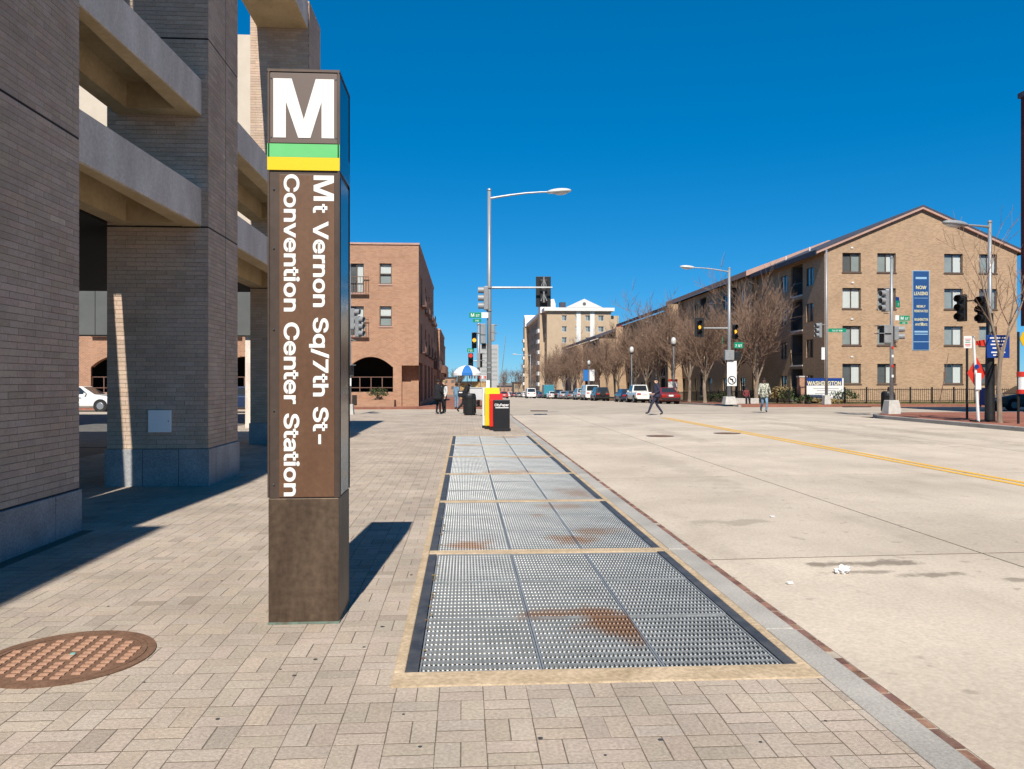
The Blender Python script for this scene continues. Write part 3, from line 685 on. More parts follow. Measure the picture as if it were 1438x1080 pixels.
MB().box(-0.03, 0.03, -0.045, 0.03, 0, 0.010).build('centre_plate', 'rust_tread', mh)
MB().cyl((0.012, 0.03, 0.009), (0.012, 0.03, 0.014), 0.018, 0.015, 10).build('centre_stud', 'verdigris_cap', mh)
mh.rotation_euler.z = R(2)

# ================================================================== STATION PYLON
PX0, PX1, PY0 = -1.323, -0.851, 5.39; PW = PX1 - PX0
py = thing('station_pylon', 'tall square bronze station pylon with white M and green and yellow bands', 'pylon', (PX0, PY0, 0))
MB().box(0.0, PW, 0.0, PW, 0.012, 0.853).build('base_casing', 'bronze_low', py, bevel=0.004)
MB().box(-0.004, PW + 0.004, -0.004, PW + 0.004, 0.0, 0.016).build('base_plate', 'verdigris', py)
MB().box(0.004, PW - 0.004, 0.004, PW - 0.004, 0.856, 3.745).build('casing', 'bronze', py)
for side in range(4):
    def face(x0, x1, z0, z1, d0, d1, side=side):
        m = MB()
        if side == 0: m.box(x0, x1, -d1, -d0, z0, z1)
        elif side == 1: m.box(PW + d0, PW + d1, x0, x1, z0, z1)
        elif side == 2: m.box(PW - x1, PW - x0, PW + d0, PW + d1, z0, z1)
        else: m.box(-d1, -d0, PW - x1, PW - x0, z0, z1)
        return m
    face(0.012, PW - 0.012, 3.262, 3.738, -0.003, 0.0015).build('head_panel', 'pylon_head' if side in (0, 2) else 'pylon_side', py, bevel=0.003)
    face(-0.006 if side % 2 == 0 else 0.0, PW + 0.006 if side % 2 == 0 else PW, 3.166, 3.256, -0.003, 0.006).build('green_band', 'band_green' if side % 2 == 0 else 'pylon_side', py)
    face(-0.006 if side % 2 == 0 else 0.0, PW + 0.006 if side % 2 == 0 else PW, 3.078, 3.165, -0.003, 0.007).build('yellow_band', 'band_yellow' if side % 2 == 0 else 'pylon_side', py)
    face(0.072, PW - 0.030, 0.862, 3.050, -0.003, 0.001).build('name_panel', 'pylon_panel' if side in (0, 2) else 'pylon_side', py, bevel=0.002)
    face(0.0, 0.008, 0.86, 3.745, -0.002, 0.006).build('corner_trim', 'bronze', py)
    face(PW - 0.008, PW, 0.86, 3.745, -0.002, 0.006).build('corner_trim', 'bronze', py)
MB().box(-0.006, PW + 0.006, -0.006, PW + 0.006, 3.745, 3.762).build('cap', 'bronze', py)
# the M
mw, mhh, st = 0.405, 0.40, 0.083; x0, z0 = 0.034, 3.298
poly = [(0, 0), (st, 0), (st, 0.245), (0.166, 0), (mw - 0.166 + 0.008, 0), (mw - st, 0.245), (mw - st, 0), (mw, 0), (mw, mhh), (mw - 0.122, mhh), (mw / 2, 0.125), (0.122, mhh), (0, mhh)]
for side in (0, 2):
    if side == 0: pts = [(x0 + a, -0.0045, z0 + b) for a, b in poly]; bk = [(p[0], 0.0, p[2]) for p in pts]
    else: pts = [(PW - x0 - a, PW + 0.0045, z0 + b) for a, b in poly]; bk = [(p[0], PW, p[2]) for p in pts]
    bm = bmesh.new(); v1 = [bm.verts.new(p) for p in pts]; v2 = [bm.verts.new(p) for p in bk]
    f = bm.faces.new(v1)
    for i in range(len(poly)): bm.faces.new((v1[i], v1[(i + 1) % len(poly)], v2[(i + 1) % len(poly)], v2[i]))
    bmesh.ops.triangulate(bm, faces=[f]); bmesh.ops.recalc_face_normals(bm, faces=bm.faces)
    me = bpy.data.meshes.new('letter_m'); bm.to_mesh(me); me.materials.append(MATS['letter_white']); o = bpy.data.objects.new('letter_m', me); col.objects.link(o); o.parent = py
for z in (0.95, 1.45, 2.0, 2.55, 2.95, 3.30, 3.70):
    for x in (0.036,) if z < 3.1 else (0.02, PW - 0.02): MB().cyl((x, -0.001, z), (x, -0.0055, z), 0.006, 0.005, 10).build('screw', 'chrome', py)
def zpy(y): return 1.65 + (535 - y) / 1100 * 5.31
def xpy(px): return gx(px, PY0) - PX0
# lettering runs down the panel, letter tops to the right
lettering(py, 'Convention Center Station', (xpy(399.5), -0.0022, zpy(245)), (0, 0, -1), (1, 0, 0), 0.136, zpy(245) - zpy(697), bold=0.022, sw=1.3)
lettering(py, 'Mt Vernon Sq/7th St-', (xpy(440.5), -0.0022, zpy(246)), (0, 0, -1), (1, 0, 0), 0.136, zpy(246) - zpy(624), bold=0.022, sw=1.3)

# ================================================================== ARCADED BRICK AND CONCRETE BUILDING ON THE LEFT
ab = thing('arcade_building', 'dark brown brick building with concrete beams over an open arcade beside the pylon', 'building', (0, 0, 0))
BL, BH = 0.302, 0.0675; brick_rest = MB(); brick_near = []
def brick_rect(fix, a0, a1, z0, z1, axis, proud=0.008):
    """courses of long bricks; axis 'e' = face looking +x at x=fix with a along y; 's' = face looking -y at y=fix with a along x"""
    n = max(1, round((z1 - z0) / BH)); h = (z1 - z0) / n
    for j in range(n):
        off = (0.0, 0.5)[j % 2] * BL + (0.02 if j % 4 > 1 else 0); a = a0 - off
        while a < a1 - 0.01:
            b0, b1 = max(a, a0), min(a + BL, a1)
            if b1 - b0 > 0.03:
                T = rnd(0.90, 1.08)
                if rnd(0, 1) < 0.03: T *= rnd(0.8, 1.25)
                T = (T * rnd(0.98, 1.04), T, T * rnd(0.95, 1.03)); p = proud + rnd(-0.001, 0.001)
                m = (b0 + 0.002, b1 - 0.002, z0 + j * h + 0.003, z0 + (j + 1) * h - 0.003)
                box = (fix - 0.004, fix + p, m[0], m[1], m[2], m[3]) if axis == 'e' else (m[0], m[1], fix - p, fix + 0.004, m[2], m[3])
                yield box, T
            a += BL
def brick_face(fix, a0, a1, z0, z1, axis, near=False, zsplit=(), asplit=()):
    zs = [z0] + list(zsplit) + [z1]; as_ = [a0] + list(asplit) + [a1]
    for i in range(len(zs) - 1):
        for j in range(len(as_) - 1):
            for box, T in brick_rect(fix, as_[j] + (0.012 if j else 0), as_[j + 1] - (0.012 if j < len(as_) - 2 else 0), zs[i] + (0.012 if i else 0), zs[i + 1] - (0.012 if i < len(zs) - 2 else 0), axis):
                if near and box[3] > 7.3 and box[4] < 5.0 and len(brick_near) < 300: brick_near.append((box, T))
                else: brick_rest.box(*box, 0, T)
# near wall and its neighbour behind the viewer
NX = -4.25
MB().box(NX - 1.2, NX, 2.0, 8.92, 0.47, 12.0).build('wall', 'mortar_dark', ab)
brick_face(NX, 2.0, 8.92, 0.47, 12.0, 'e', True, (4.32, 7.6))
for (a, b) in ((2.0, 3.4), (3.4, 4.8), (4.8, 6.2), (6.2, 7.35), (7.35, 8.37), (8.37, 8.93)):
    MB().box(NX - 1.21, NX + 0.035, a + 0.003, b - 0.003, -0.05, 0.455).build('granite_block', 'granite', ab, bevel=0.006)
MB().box(NX - 1.19, NX + 0.005, 2.0, 8.91, 0.44, 0.475).build('shadow_joint', 'shadow_gap', ab)
for z in (4.32, 7.6): MB().box(NX - 0.001, NX + 0.004, 2.0, 8.92, z - 0.011, z + 0.011).build('control_joint', 'shadow_gap', ab)
MB().box(-6.2, -4.13, -14, -1.3, 0, 11.65).build('wall', 'mortar_dark', ab)
# piers
PF_ = -4.03
def pier(y0, y1, x0, x1, hb, first=False, top=12.0):
    MB().box(x0, x1, y0, y1, hb, top).build('pier', 'mortar_dark', ab)
    brick_face(x1, y0, y1, hb + 0.01, top, 'e', False, (4.07, 7.03), ((y0 + y1) / 2 + 0.1,))
    brick_face(y0, x0, x1, hb + 0.01, top, 's', False, (4.07, 7.03))
    for z in (4.07, 7.03):
        MB().box(x1 - 0.001, x1 + 0.004, y0, y1, z - 0.011, z + 0.011).build('control_joint', 'shadow_gap', ab); MB().box(x0, x1, y0 - 0.004, y0 + 0.001, z - 0.011, z + 0.011).build('control_joint', 'shadow_gap', ab)
    ym = (y0 + y1) / 2 + 0.1; MB().box(x1 - 0.001, x1 + 0.003, ym - 0.011, ym + 0.011, hb, top).build('control_joint', 'shadow_gap', ab)
    for (a, b) in ((x0 - 0.03, x0 + 0.55), (x0 + 0.55, x0 + 1.1), (x0 + 1.1, x1 + 0.035)):
        MB().box(a + 0.003, b - 0.003, y0 - 0.035, y0 + 0.3, -0.05, hb).build('granite_block', 'granite', ab, bevel=0.006)
    for (a, b) in ((y0 + 0.3, y0 + 0.95), (y0 + 0.95, y1 + 0.03)):
        MB().box(x0 - 0.03, x1 + 0.035, a + 0.003, b - 0.003, -0.05, hb).build('granite_block', 'granite', ab, bevel=0.006)
pier(12.6, 14.2, -5.57, PF_, 0.58)
pier(20.8, 22.4, -5.57, PF_ - 0.03, 0.55, top=11.6)
brick_rest.build('brickwork', 'wall_brick', ab, tint=True, kind='stuff')
for box, T in brick_near: MB().box(*box, 0, T).build('brick', 'wall_brick', ab, tint=True)
# beams of the open bays
for (a, b) in ((8.92, 12.6), (14.2, 20.8)):
    for (z0, z1) in ((4.08, 4.67), (5.82, 6.38)):
        # front beam: precast face, tan underside
        MB().prism([(-4.42, a + 0.002), ((-4.262 if a < 9 else PF_ - 0.09), a + 0.002), (PF_ - 0.09, b - 0.014), (-4.42, b - 0.014)], z0 + 0.012, z1).build('beam', 'precast', ab, bevel=0.006)
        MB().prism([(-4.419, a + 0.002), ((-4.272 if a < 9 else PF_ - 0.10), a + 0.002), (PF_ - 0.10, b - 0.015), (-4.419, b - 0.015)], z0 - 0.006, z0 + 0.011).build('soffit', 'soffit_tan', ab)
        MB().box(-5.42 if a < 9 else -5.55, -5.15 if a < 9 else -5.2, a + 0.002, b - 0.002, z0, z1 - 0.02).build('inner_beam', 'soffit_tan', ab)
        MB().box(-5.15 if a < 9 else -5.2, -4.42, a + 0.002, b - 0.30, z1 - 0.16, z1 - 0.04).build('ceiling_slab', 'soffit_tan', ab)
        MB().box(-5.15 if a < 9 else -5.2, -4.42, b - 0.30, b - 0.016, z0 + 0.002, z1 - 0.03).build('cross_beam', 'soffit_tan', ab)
    MB().box(-5.4, PF_ - 0.06, a + 0.002, b - 0.002, 10.9, 11.65).build('roof_beam', 'precast', ab, bevel=0.01)
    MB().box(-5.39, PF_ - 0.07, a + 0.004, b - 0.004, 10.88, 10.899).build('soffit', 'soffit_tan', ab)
MB().box(-7.4, -5.47, 8.95, 9.25, 7.05, 11.6).build('streak_blocker', 'mortar_dark', ab)  # block added to cut off the sun streak higher up the pier
MB().box(-14, -5.57, 0, 22, 4.1, 4.6).build('floor_slab', 'room_dark', ab)  # near-black colour puts the arcade's inner shade into the slab
MB().box(-5.585, -5.575, 14.2, 20.8, 4.62, 4.68).build('floor_edge', 'precast', ab)
# rear block with pale lit upper wall and fascia panels with shade put into their dark grey
MB().box(-22, -6.6, 28.0, 29.0, 5.1, 13.8).build('rear_wall', 'cream_wall', ab)
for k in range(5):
    MB().box(-22 + 3.08 * k + 0.01, -22 + 3.08 * (k + 1) - 0.01, 27.95, 28.9, 3.25, 5.09).build('fascia_panel', 'fascia_shaded', ab)
MB().box(-7.6, -7.0, 27.85, 27.995, 8.0, 9.6).build('rear_window', 'window_frame', ab)
for x in (-21.5, -14.6, -7.4): MB().box(x - 0.3, x + 0.3, 28.1, 28.8, 0, 3.25).build('rear_column', 'precast', ab)
# access panel on the pier
xa, xb = gx(209, 12.58), gx(241, 12.58)
ap = MB().box(xa, xb, 12.55, 12.585, gz(225, 607, 12.58), gz(225, 576, 12.58)).build('access_panel', 'panel_white', ab, bevel=0.004)
MB().cyl((xb - 0.04, 12.548, 1.02), (xb - 0.04, 12.552, 1.02), 0.008).build('lock', 'black', ap)
# soffit lamp stub
MB().tube([(-4.75, 9.35, 6.2), (-4.75, 9.35, 6.05), (-4.68, 9.42, 6.0)], 0.02, 6).build('lamp_bracket', 'black', ab)

# ================================================================== BUILDING TOOLS
def wp(axis, fixed, a, z, d):
    return (a, fixed + d, z) if axis == 's' else ((fixed + d, a, z) if axis == 'w' else (fixed - d, a, z))
def wall_open(mb, axis, fixed, a0, a1, z0, z1, ops, depth=0.15, mi=0):
    A = sorted({a0, a1, *[v for o in ops for v in o[:2]]}); Z = sorted({z0, z1, *[v for o in ops for v in o[2:4]]})
    A = [v for v in A if a0 <= v <= a1]; Z = [v for v in Z if z0 <= v <= z1]
    for i in range(len(A) - 1):
        for j in range(len(Z) - 1):
            ca, cz = (A[i] + A[i + 1]) / 2, (Z[j] + Z[j + 1]) / 2
            if any(o[0] < ca < o[1] and o[2] < cz < o[3] for o in ops): continue
            mb.add([wp(axis, fixed, a, z, 0) for a, z in ((A[i], Z[j]), (A[i + 1], Z[j]), (A[i + 1], Z[j + 1]), (A[i], Z[j + 1]))], [(0, 1, 2, 3)], mi)
    for o in ops:
        q = [(o[0], o[2]), (o[1], o[2]), (o[1], o[3]), (o[0], o[3])]
        for k in range(4):
            (x, y), (x2, y2) = q[k], q[(k + 1) % 4]
            mb.add([wp(axis, fixed, x, y, 0), wp(axis, fixed, x2, y2, 0), wp(axis, fixed, x2, y2, depth), wp(axis, fixed, x, y, depth)], [(0, 1, 2, 3)], mi)
def rect(mb, axis, fixed, a0, a1, z0, z1, d0, d1, mi=0):
    p, q = wp(axis, fixed, a0, z0, d0), wp(axis, fixed, a1, z1, d1)
    mb.box(min(p[0], q[0]), max(p[0], q[0]), min(p[1], q[1]), max(p[1], q[1]), min(p[2], q[2]), max(p[2], q[2]), mi)
def window(par, axis, fixed, a0, a1, z0, z1, depth=0.12, blinds=('blind_grey', 'blind_white'), frame='window_frame', split='v', fw=0.05, sill=None, detail=True):
    m = MB(); d = depth
    rect(m, axis, fixed, a0, a1, z0, z0 + fw, d - 0.05, d + 0.05); rect(m, axis, fixed, a0, a1, z1 - fw, z1, d - 0.05, d + 0.05)
    rect(m, axis, fixed, a0, a0 + fw, z0 + fw, z1 - fw, d - 0.05, d + 0.05); rect(m, axis, fixed, a1 - fw, a1, z0 + fw, z1 - fw, d - 0.05, d + 0.05)
    am, zm = (a0 + a1) / 2, (z0 + z1) / 2
    if split == 'v': rect(m, axis, fixed, am - 0.025, am + 0.025, z0 + fw, z1 - fw, d - 0.04, d + 0.05); cells = [(a0 + fw, am - 0.025, z0 + fw, z1 - fw), (am + 0.025, a1 - fw, z0 + fw, z1 - fw)]
    elif split == 'h': rect(m, axis, fixed, a0 + fw, a1 - fw, zm - 0.03, zm + 0.03, d - 0.04, d + 0.05); cells = [(a0 + fw, a1 - fw, zm + 0.03, z1 - fw), (a0 + fw, a1 - fw, z0 + fw, zm - 0.03)]
    else: cells = [(a0 + fw, a1 - fw, z0 + fw, z1 - fw)]
    w_ = m.build('window', frame, par)
    for c, bl in zip(cells, blinds):
        p = MB(); rect(p, axis, fixed, *c, d, d + 0.012); p.build('pane', 'glass', w_)
        b = MB(); rect(b, axis, fixed, *c, d + 0.07, d + 0.09); b.build('blind', bl, w_)
    if sill:
        s = MB(); rect(s, axis, fixed, a0 - 0.06, a1 + 0.06, z0 - 0.09, z0 - 0.003, -0.05, d); s.build('sill', sill, w_)
    return w_

# ================================================================== BRICK CORNER BUILDING ACROSS THE STREET (left)
YB = 52.0
nb = thing('brick_building', 'three storey orange brick corner building with an arched ground floor opening', 'building', (0, 0, 0))
xr = gx(588, YB); top = gz(588, 344, YB)
def bx(px): return gx(px, YB)
def bz(px, y): return gz(px, y, YB)
ops = []; m = MB()
wins = []
for k in range(4):
    dx = -k * 8.2
    wins.append((bx(533) + dx, bx(550) + dx, bz(541, 399), bz(541, 370), 'h')); wins.append((bx(533) + dx, bx(550) + dx, bz(541, 458), bz(541, 430), 'h'))
    wins.append((bx(491) + dx, bx(511) + dx, bz(500, 411), bz(500, 370), 'v')); wins.append((bx(491) + dx, bx(511) + dx, bz(500, 471), bz(500, 430), 'v'))
aw0, aw1 = bx(489), bx(552); zs, zc = bz(520, 516), bz(520, 501); fl = 0.9
arches = [(aw0 - 8.2 * k, aw1 - 8.2 * k) for k in range(4)]
ops = [w_[:4] for w_ in wins] + [(a, b, fl, zc) for a, b in arches]
na0, na1 = bx(565), xr; nz1 = bz(575, 513); 
wall_open(m, 's', YB, -34, bx(564), -0.4, top, ops, 0.16)
wall_open(m, 's', YB, bx(564), xr, nz1, top, [], 0.16)
# corner recess
m.box(bx(564), bx(577), YB + 1.0, YB + 1.2, -0.4, nz1); m.box(bx(576), xr, YB + 0.9, YB + 1.1, -0.4, nz1)
m.box(bx(564), xr, YB + 0.002, YB + 1.2, nz1 - 0.01, nz1 + 0.2); m.box(bx(564), xr, YB + 0.3, YB + 1.2, -0.4, 1.6)
m.add([(bx(564), YB, -0.4), (bx(564), YB + 1.0, -0.4), (bx(564), YB + 1.0, nz1), (bx(564), YB, nz1)], [(0, 1, 2, 3)])
# arch spandrels
for a, b in arches:
    n = 14
    for i in range(n):
        x0 = a + (b - a) * i / n; x1 = a + (b - a) * (i + 1) / n
        f = lambda x: zs + (zc - zs) * (1 - ((x - (a + b) / 2) / ((b - a) / 2)) ** 2)
        m.add([(x0, YB, f(x0)), (x1, YB, f(x1)), (x1, YB, zc), (x0, YB, zc), (x0, YB + 0.5, f(x0)), (x1, YB + 0.5, f(x1))], [(0, 1, 2, 3), (0, 4, 5, 1)])
m.build('wall', 'brick_orange', nb)
# east wall along the avenue with bays
me_ = MB(); eops = []
for k in range(4):
    for z0 in (3.7, 6.9): eops.append((YB + 2.2 + 6 * k, YB + 4.2 + 6 * k, z0, z0 + 2.0))
    eops.append((YB + 1.4 + 6 * k, YB + 4.9 + 6 * k, 0.2, 2.9))
wall_open(me_, 'e', xr, YB + 0.0, YB + 25, -0.6, top, eops, 0.35)
me_.build('side_wall', 'brick_orange', nb)
for o_ in eops:
    if o_[2] > 1: window(nb, 'e', xr, *o_, depth=0.3, blinds=('blind_dark', 'blind_grey'))
    else:
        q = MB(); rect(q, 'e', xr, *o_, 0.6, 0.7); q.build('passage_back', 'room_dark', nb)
for k in range(4):
    for z0 in (3.55, 6.75):
        q = MB(); y0 = YB + 2.0 + 6 * k; q.box(xr + 0.02, xr + 0.35, y0, y0 + 2.4, z0, z0 + 0.1)
        for i in range(9): q.box(xr + 0.31, xr + 0.33, y0 + 0.29 * i, y0 + 0.29 * i + 0.02, z0 + 0.1, z0 + 0.85)
        q.box(xr + 0.30, xr + 0.34, y0, y0 + 2.4, z0 + 0.85, z0 + 0.9); q.build('balcony', 'rail_brown', nb)
q = MB(); q.box(-34.1, xr + 0.06, YB - 0.06, YB + 25.1, top, top + 0.12); q.build('coping', 'fascia_pink', nb)
for w_ in wins:
    ww = window(nb, 's', YB, *w_[:4], depth=0.12, blinds=('blind_white', 'blind_grey') if w_[4] == 'h' else ('blind_dark', 'blind_white'), split=w_[4], sill='fascia_pink', frame='window_frame')
    if w_[4] == 'v':
        q = MB(); a0, a1, z0 = w_[0], w_[1] + 0.35, w_[2]
        for i in range(8): q.box(a0 + (a1 - a0) * i / 7.3, a0 + (a1 - a0) * i / 7.3 + 0.025, YB - 0.2, YB - 0.175, z0, z0 + 1.0)
        q.box(a0, a1, YB - 0.21, YB - 0.165, z0 + 1.0, z0 + 1.05); q.box(a0, a1, YB - 0.21, YB - 0.004, z0 - 0.16, z0 - 0.095); q.build('balcony', 'rail_brown', nb)
# dark arcade behind the arches, planter and railing
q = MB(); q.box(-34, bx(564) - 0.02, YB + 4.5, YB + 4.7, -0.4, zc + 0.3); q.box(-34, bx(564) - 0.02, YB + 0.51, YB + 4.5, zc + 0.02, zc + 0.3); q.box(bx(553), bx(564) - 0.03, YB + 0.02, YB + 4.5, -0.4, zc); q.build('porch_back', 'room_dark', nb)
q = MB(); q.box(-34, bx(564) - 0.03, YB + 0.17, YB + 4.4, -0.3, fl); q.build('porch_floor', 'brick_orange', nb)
for (a, b) in arches:
    q = MB(); zt = bz(520, 529)
    q.box(a, b, YB + 0.2, YB + 0.26, zt - 0.05, zt); q.box(a, b, YB + 0.2, YB + 0.26, bz(520, 557), bz(520, 557) + 0.05); q.box(a, b, YB + 0.2, YB + 0.26, bz(520, 545), bz(520, 545) + 0.05)
    for i in range(5): q.box(a + (b - a) * i / 4 - 0.03, a + (b - a) * i / 4 + 0.03, YB + 0.19, YB + 0.27, fl, zt)
    q.build('railing', 'rail_brown', nb)
q = MB(); q.box(-20, bx(556), YB - 1.3, YB - 0.003, -0.2, bz(530, 559) - 0.1); q.build('planter', 'brick_orange', nb)
q = MB(); q.box(bx(505) - 0.3, bx(505), YB - 1.36, YB - 1.3, 0.15, 0.75); q.build('planter_vent', 'room_dark', nb)
struct_roof = MB().box(-34, xr - 0.3, YB + 0.3, YB + 24.8, top - 0.5, top - 0.4).build('roof', 'roof_dark', nb)

# row continuing along the left of the avenue
for i, (y0, y1, dx, h, lab) in enumerate(((YB + 25.6, 96, -0.35, 8.8, 'brick row house block just beyond the corner building with arches'), (96.4, 118, 0.0, 8.7, 'second brick row block along the left sidewalk of the avenue'), (118.4, 140, -0.4, 8.6, 'third and farthest brick row block along the left sidewalk'))):
    t = thing('row_building', lab, 'building', (0, 0, 0), group='brick blocks along the left side of the avenue')
    m = MB(); e = []; n = int((y1 - y0) / 4.4); zg = grade(y0)
    for k in range(n):
        for z0 in (3.6, 6.4): e.append((y0 + 1.2 + 4.4 * k, y0 + 3.0 + 4.4 * k, zg + z0, zg + z0 + 1.8))
        e.append((y0 + 0.9 + 4.4 * k, y0 + 3.4 + 4.4 * k, zg + 0.3, zg + 2.8))
    wall_open(m, 'e', xr + dx, y0, y1, zg - 2, zg + h, e, 0.3); m.box(-20, xr + dx - 0.001, y0 - 0.001, y0 + 0.3, zg - 2, zg + h)
    m.build('wall', 'brick_orange', t)
    MB().box(-20, xr + dx + 0.08, y0 - 0.05, y1, zg + h, zg + h + 0.2).build('coping', 'fascia_pink', t)
    for o_ in e: window(t, 'e', xr + dx, *o_, depth=0.28, blinds=('blind_dark',), split='')
    for k in range(n):
        MB().box(xr + dx + 0.01, xr + dx + 0.7, y0 + 1.0 + 4.4 * k, y0 + 3.2 + 4.4 * k, zg + 3.45, zg + 4.4).build('balcony', 'rail_brown', t)

# ================================================================== APARTMENT BLOCK WITH GABLE (right)
YA = 60.0
ap_ = thing('apartment_building', 'four storey tan brick apartment building with gabled end and sliding windows', 'building', (0, 0, 0))
def ax(px): return gx(px, YA)
def az(px, y): return gz(px, y, YA)
xl, xrr = ax(1158), ax(1428); ze = az(1158, 350); zp = az(1292, 293); xm = (xl + xrr) / 2; zg = -0.3
cols = [(1183, 1209), (1232, 1258), (1326, 1352), (1375, 1400)]
rowsz = [(383, 356), (434, 405), (485, 458), (539, 511)]
ops = []
for (a, b) in cols:
    for (lo, hi) in rowsz: ops.append((ax(a), ax(b), az(1290, lo), az(1290, hi)))
m = MB(); wall_open(m, 's', YA, xl, xrr, zg, ze, ops, 0.22)
m.add([(xl, YA, ze), (xrr, YA, ze), (xm, YA, zp)], [(0, 1, 2)])
m.build('gable_wall', 'brick_tan', ap_)
for q in (0, 1, 2):                                       # faint pale stretcher courses below the gable
    pass
BL_ = [('blind_dark', 'blind_grey'), ('blind_white', 'blind_white'), ('blind_grey', 'blind_white'), ('blind_dark', 'blind_white'),
       ('blind_grey', 'blind_white'), ('blind_grey', 'blind_white'), ('blind_grey', 'blind_dark'), ('blind_dark', 'blind_white'),
       ('blind_grey', 'blind_white'), ('blind_grey', 'blind_white'), ('blind_grey', 'blind_white'), ('blind_dark', 'blind_white'),
       ('blind_grey', 'blind_white'), ('blind_dark', 'blind_grey'), ('blind_grey', 'blind_white'), ('blind_dark', 'blind_white')]
for o_, b in zip(ops, BL_): window(ap_, 's', YA, *o_, depth=0.17, blinds=b, sill='window_frame', fw=0.07)
for px, y in ((1196, 348), (1197, 397), (1196, 448), (1196, 501)):
    MB().box(ax(px) - 0.1, ax(px) + 0.1, YA - 0.06, YA - 0.003, az(px, y) - 0.06, az(px, y) + 0.06).build('wall_vent', 'white_trim', ap_)
# west walls: first block, then stepped blocks down the avenue
def west_block(t, x, y0, y1, ztop, zg, floors, fas, south=True, xb=None):
    m = MB(); e = []
    n = max(1, int((y1 - y0 - 1) / 5.2)); fh = (ztop - zg - 0.5) / floors
    for k in range(n):
        for f_ in range(floors):
            z0 = zg + 0.9 + f_ * fh; ya = y0 + 2.0 + 5.2 * k
            e.append((ya, ya + 1.3, z0, z0 + 1.5))
    bal = []
    for k in range(n):
        ya = y0 + 4.0 + 5.2 * k
        if ya + 2.6 < y1 and k % 2 == 0:
            for f_ in range(floors): bal.append((ya, ya + 2.4, zg + 0.35 + f_ * fh, zg + 0.35 + f_ * fh + fh - 0.35))
    wall_open(m, 'w', x, y0, y1, zg - 1.5, ztop, e + [(b[0], b[1], b[2], b[3]) for b in bal], 0.15)
    m.build('wall', 'brick_tan', t)
    for o_ in e: window(t, 'w', x, *o_, depth=0.1, blinds=('blind_dark', 'blind_grey'))
    for b in bal:
        q = MB(); rect(q, 'w', x, b[0] - 0.1, b[1] + 0.1, b[2] - 0.1, b[3] + 0.1, 1.6, 1.7); q.box(x + 0.151, x + 1.6, b[0] - 0.1, b[0], b[2], b[3]); q.box(x + 0.151, x + 1.6, b[1], b[1] + 0.1, b[2], b[3]); q.build('balcony_recess', 'blind_dark', t)
        q = MB(); q.box(x - 0.05, x + 1.6, b[0], b[1], b[2] - 0.12, b[2] - 0.002); q.build('balcony_floor', 'white_trim', t)
        q = MB(); q.box(x - 0.02, x + 0.02, b[0] + 0.005, b[1] - 0.005, b[2] + 0.98, b[2] + 1.04)
        for i in range(16): q.box(x - 0.01, x + 0.01, b[0] + 0.02 + i * 0.155, b[0] + 0.04 + i * 0.155, b[2], b[2] + 0.98)
        q.build('balcony_railing', 'black_iron', t)
west_block(ap_, xl, YA, 74.0, ze, zg, 4, 'roof_dark')
# roof planes with eaves and verge boards
q = MB(); oh = 0.75; sl_ = (zp - ze) / (xm - xl); yv0, yv1 = YA - 0.25, 74.6
for (s, xe) in ((-1, xl - oh), (1, xrr + oh)):
    zE = ze - sl_ * oh; th = 0.16
    q.add([(xe, yv0, zE + 0.1), (xm, yv0, zp + 0.1), (xm, yv1, zp + 0.1), (xe, yv1, zE + 0.1), (xe, yv0, zE + 0.1 + th), (xm, yv0, zp + 0.1 + th), (xm, yv1, zp + 0.1 + th), (xe, yv1, zE + 0.1 + th)], [(0, 1, 2, 3), (4, 5, 6, 7), (0, 1, 5, 4), (1, 2, 6, 5), (2, 3, 7, 6), (3, 0, 4, 7)])
q.build('roof', 'roof_dark', ap_)
for xe in (xl - oh, xrr + oh):
    zE = ze - sl_ * oh
    q = MB(); q.add([(xe, YA - 0.24, zE - 0.07), (xm, YA - 0.24, zp - 0.07), (xm, YA - 0.24, zp + 0.098), (xe, YA - 0.24, zE + 0.098), (xe, YA - 0.02, zE - 0.07), (xm, YA - 0.02, zp - 0.07), (xm, YA - 0.02, zp + 0.098), (xe, YA - 0.02, zE + 0.098)], [(0, 1, 2, 3), (0, 4, 5, 1), (4, 7, 6, 5), (0, 3, 7, 4)])
    q.build('verge_board', 'fascia_pink', ap_)
q = MB(); q.box(xl - oh - 0.05, xl - oh, YA - 0.2, 74.5, ze - sl_ * oh - 0.15, ze - sl_ * oh + 0.24); q.build('eave_board', 'roof_dark', ap_)
for y in (66, 71): MB().cyl((xl + 1.5, y, ze + 0.2), (xl + 1.5, y, ze + 1.2), 0.07).build('vent_pipe', 'white_trim', ap_)
# hanging banner
bn = thing('leasing_banner', 'tall blue vertical leasing banner hung on the tan gable wall', 'banner', (0, 0, 0))
b0, b1, zt_, zb_ = ax(1282), ax(1304), az(1292, 381), az(1292, 491)
MB().box(b0, b1, YA - 0.05, YA - 0.02, zb_, zt_).build('cloth', 'banner_blue', bn)
MB().box(b0 - 0.05, b1 + 0.05, YA - 0.035, YA - 0.015, zb_ - 0.05, zt_ + 0.05).build('hem', 'banner_edge', bn)
bcx = (b0 + b1) / 2
for txt, y, cap, ln, mt in (('NOW', 406, 0.36, 0.85, 'banner_letter'), ('LEASING', 414.5, 0.36, 1.15, 'banner_letter'), ('NEWLY', 432, 0.26, 0.72, 'banner_letter'), ('RENOVATED', 438.5, 0.26, 1.12, 'banner_letter'), ('WASHINGTON', 450.5, 0.28, 1.12, 'banner_letter'), ('APARTMENTS', 457.5, 0.26, 1.0, 'banner_letter')):
    lettering(bn, txt, (bcx - ln / 2, YA - 0.056, az(1292, y)), (1, 0, 0), (0, 0, 1), cap, ln, mt, bold=0.012)
